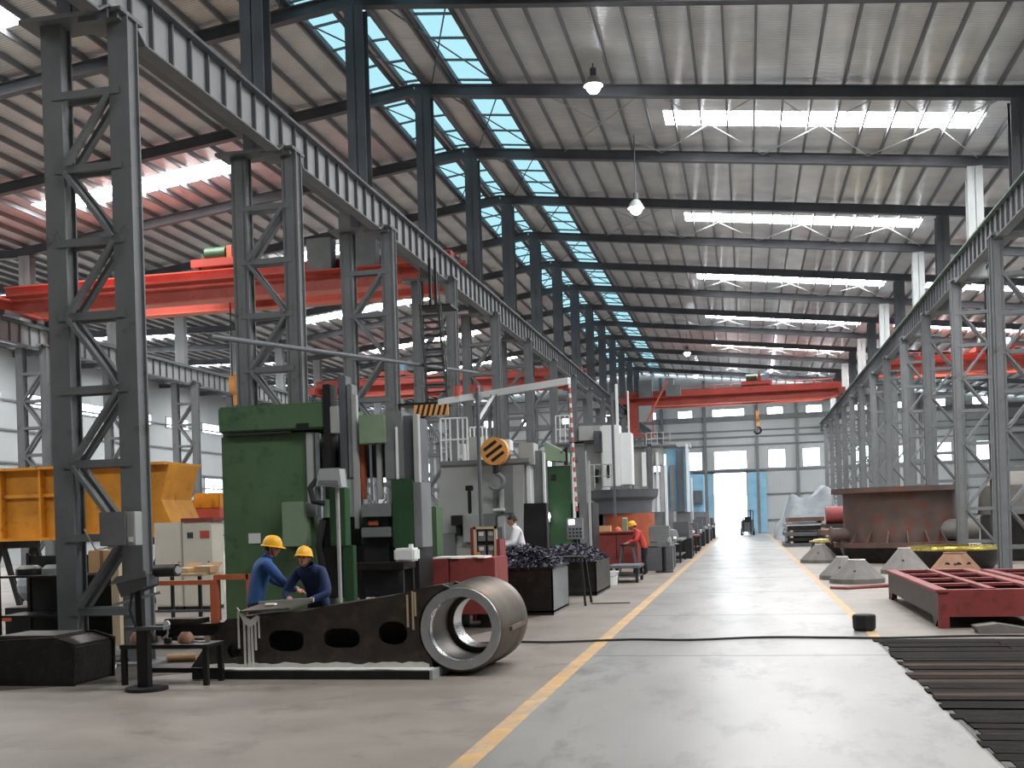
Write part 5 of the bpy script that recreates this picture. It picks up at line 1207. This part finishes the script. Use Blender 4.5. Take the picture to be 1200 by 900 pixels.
cone('grey cone casting next to the black ring with gold rim', 2.62, 42.0, .72, .18, .66)
cone('smaller grey cone casting tucked against the one by the reddish bar', 2.55, 31.6, .62, .16, .60)
cone('large grey cone casting lying right next to the bent reddish bar', 2.78, 29.9, .70, .22, .58)
cone('grey cone casting beside the black body of the brass ring', 4.5, 33.9, .68, .18, .72)
cone('brown cone casting with bolt holes behind the maroon beds', 5.6, 32.2, .72, .3, .62, 'castbrown', 3)
MB().tube([(1.95, 27.6, .03), (2.3, 27.3, .03), (2.7, 27.6, .03), (3.3, 27.9, .04), (3.75, 28.3, .03)], .045, 8).solo('steel_bar', 'maroon', 'bent reddish steel bar on the floor beside two grey cone castings', 'bar', smooth=True)
# black rubber block
a, b = fl(1006, 741).x, fl(1033, 741).x
MB().lathe([(0, 0), (.15, 0), (.175, .05), (.18, .24), (.165, .26), (0, .26)], ((a + b) / 2, 17.95, .0), 8).solo('rubber_block', 'rubber', 'small black rubber block standing on the orange floor line', 'block', bevel=.01)
# black rings with gold rims
def rimring(label, cx, cy, r, h, gold='gold', body='oily'):
    t_ = thing('turned_ring', label, 'machine part', (cx, cy, 0))
    MB().lathe([(r * .55, 0), (r * .82, 0), (r * .98, h * .55), (r, h), (r * .55, h)], (cx, cy, 0), 56, close=True).build('body', body, t_, smooth=True)
    MB().lathe([(r * .6, h), (r * 1.01, h), (r * 1.01, h + .06), (r * .92, h + .07), (r * .9, h + .12), (r * .6, h + .12)], (cx, cy, 0), 56, close=True).build('machined_rim', gold, t_, smooth=True)
    return t_
rimring('low black turned ring with gold rim beside the rusty drum', 4.3, 47.5, 1.75, .6)
rimring('broad turned ring with brass coloured rim in front of the rusty drum', 6.15, 35.9, 1.42, .60)
# the rusty drum
DX, DY = 5.43, 42.0
t = thing('rusty_drum', 'huge rusty steel drum with wide top flange and ribbed base', 'drum', (DX, DY, 0))
MB().lathe([(1.85, .72), (1.95, .72), (1.95, 2.5), (1.85, 2.5)], (DX, DY, 0), 56, close=True).build('shell', 'rust', t, smooth=True)
MB().lathe([(1.75, 2.5), (2.36, 2.5), (2.36, 2.68), (1.75, 2.68)], (DX, DY, 0), 56, close=True).build('top_flange', 'rust', t, smooth=True)
MB().lathe([(1.6, .55), (2.3, .55), (2.3, .72), (1.6, .72)], (DX, DY, 0), 56, close=True).build('base_flange', 'rust', t, smooth=True)
MB().lathe([(0, 0), (1.9, 0), (2.1, .55), (0, .55)], (DX, DY, 0), 48).build('support_ring', 'oily', t, smooth=True)
for i in range(20):
    a_ = 2 * PI * i / 20; u = Vector((math.cos(a_), math.sin(a_), 0)); s_ = Vector((-u.y, u.x, 0)) * .02; c = Vector((DX, DY, 0)); p0, p1_, p2_ = c + u * 1.94 + Vector((0, 0, .72)), c + u * 2.26 + Vector((0, 0, .72)), c + u * 1.94 + Vector((0, 0, 1.15))
    MB().add([p0 - s_, p1_ - s_, p2_ - s_, p0 + s_, p1_ + s_, p2_ + s_], [(0, 1, 2), (5, 4, 3), (0, 3, 4, 1), (1, 4, 5, 2), (2, 5, 3, 0)]).build('gusset', 'rust', t)
MB().cyl((DX + 1.2, DY - 1.2, 1.12), (DX + 2.45, DY - 1.35, 1.12), .36, 24).build('side_spigot', 'castgrey', t, smooth=True)
MB().cyl((DX - 1.6, DY - .5, 1.0), (DX - 2.4, DY - .55, 1.0), .24, 20).build('side_spigot', 'rust', t, smooth=True)
MB().cyl((DX - 2.4, DY - .55, 1.0), (DX - 2.48, DY - .555, 1.0), .32, 20).build('spigot_flange', 'rust', t)
# grey casting behind at far right
t = thing('curved_casting', 'grey curved casting stacked on a dark block beside the rusty drum', 'casting', (9.0, 41.3, 0))
MB().box(8.3, 10.5, 40.0, 42.6, 0, 1.6).build('block', 'oily', t, bevel=.05)
MB().lathe([(1.2, 0), (1.6, 0), (1.5, 1.0), (.9, 1.5), (.7, 1.5), (1.1, .95)], (9.6, 41.3, 1.6), 28, close=True).build('bell', 'castgrey', t, smooth=True)
MB().cyl((8.35, 40.7, 2.0), (9.2, 40.7, 2.0), .4, 24).build('barrel', 'castgrey', t, smooth=True)
# stacks further up
def stack(label, cx, cy, w_, dpt, layers, mats, gold=False):
    t_ = thing('plate_stack', label, 'stack', (cx, cy, 0)); z = 0
    for i in range(layers):
        h = random.uniform(.16, .3); s_ = random.uniform(.82, 1.0); ox = random.uniform(-.15, .15)
        MB().box(cx - w_ * s_ / 2 + ox, cx + w_ * s_ / 2 + ox, cy - dpt / 2, cy + dpt / 2, z, z + h).build('plate', mats[i % len(mats)], t_, bevel=.02); z += h
        if i < layers - 1:
            for dx in (-.35, .35): MB().box(cx + dx * w_ - .08, cx + dx * w_ + .08, cy - dpt / 2, cy + dpt / 2, z, z + .09).build('spacer', 'wood', t_)
            z += .09
    return t_, z
stack('stack of dark plates with pale spacers beside the aisle line', 3.3, 64, 2.6, 4, 4, ['steel_dark', 'oily'])
tt, z = stack('broad stack of brown plates behind the low black ring', 5.2, 60, 3.4, 3.6, 4, ['rust', 'castdark'])
MB().cyl((4.0, 58.8, z + .45), (6.4, 58.8, z + .45), .45, 24).solo('pink_roller', 'maroon', 'maroon roller lying on the broad stack of brown plates', 'roller', smooth=True)
MB().box(4.1, 5.0, 60.4, 61.2, z, z + .5).solo('white_crate', 'mwhite', 'white crate behind the maroon roller on the plate stack', 'crate', bevel=.02)
tt, z = stack('long stack of grey plates ahead of the tarpaulin heap', 3.6, 72, 2.8, 5, 5, ['mmid', 'rust', 'steel_dark'])
# tarpaulin covered heap
nx, ny = 40, 30; random.seed(3); vs = []
for i in range(nx + 1):
    for j in range(ny + 1):
        u, v = i / nx, j / ny; hgt = 3.0 * (min(1, 4 * u) * min(1, 8 * (1 - u)) * min(1, 5 * v) * min(1, 5 * (1 - v))) ** .5
        hgt *= .86 + .16 * math.exp(-((u - .3) / .14) ** 2) + .36 * math.exp(-((u - .82) / .22) ** 2) - .2 * math.exp(-((u - .12) / .1) ** 2) + .05 * math.sin(6 * v + 3 * u); hgt = max(0, hgt + .08 * math.sin(23 * u + 11 * v) * (hgt > .2))
        vs.append((1.95 + 4.5 * u, 79 + 8 * v, hgt))
o = MB().add(vs, [(i * (ny + 1) + j, (i + 1) * (ny + 1) + j, (i + 1) * (ny + 1) + j + 1, i * (ny + 1) + j + 1) for i in range(nx) for j in range(ny)]).solo('tarpaulin_heap', 'tarp', 'large heap covered with a pale grey tarpaulin near the end wall', 'tarpaulin', smooth=True)
# floor cable right across the aisle
pts = [(-4.6, 16.2), (-3.6, 16.5), (-2.9, 16.45), (-1.8, 16.75), (-.9, 16.65), (.2, 16.95), (1.2, 16.85), (2.0, 16.75), (3.2, 16.95), (4.6, 16.9), (6.5, 17.1)]
sm = []
for i in range(len(pts) - 1):
    for k in range(5):
        u = k / 5; p0, p1_, p2_, p3_ = [Vector((*pts[max(0, min(len(pts) - 1, i + q))], 0)) for q in (-1, 0, 1, 2)]
        sm.append(.5 * ((2 * p1_) + (-p0 + p2_) * u + (2 * p0 - 5 * p1_ + 4 * p2_ - p3_) * u * u + (-p0 + 3 * p1_ - 3 * p2_ + p3_) * u ** 3) + Vector((0, 0, .022)))
MB().tube(sm, .017, 7).solo('floor_cable', 'rubber', 'long black cable lying across the aisle before the rubber block', 'cable', smooth=True)
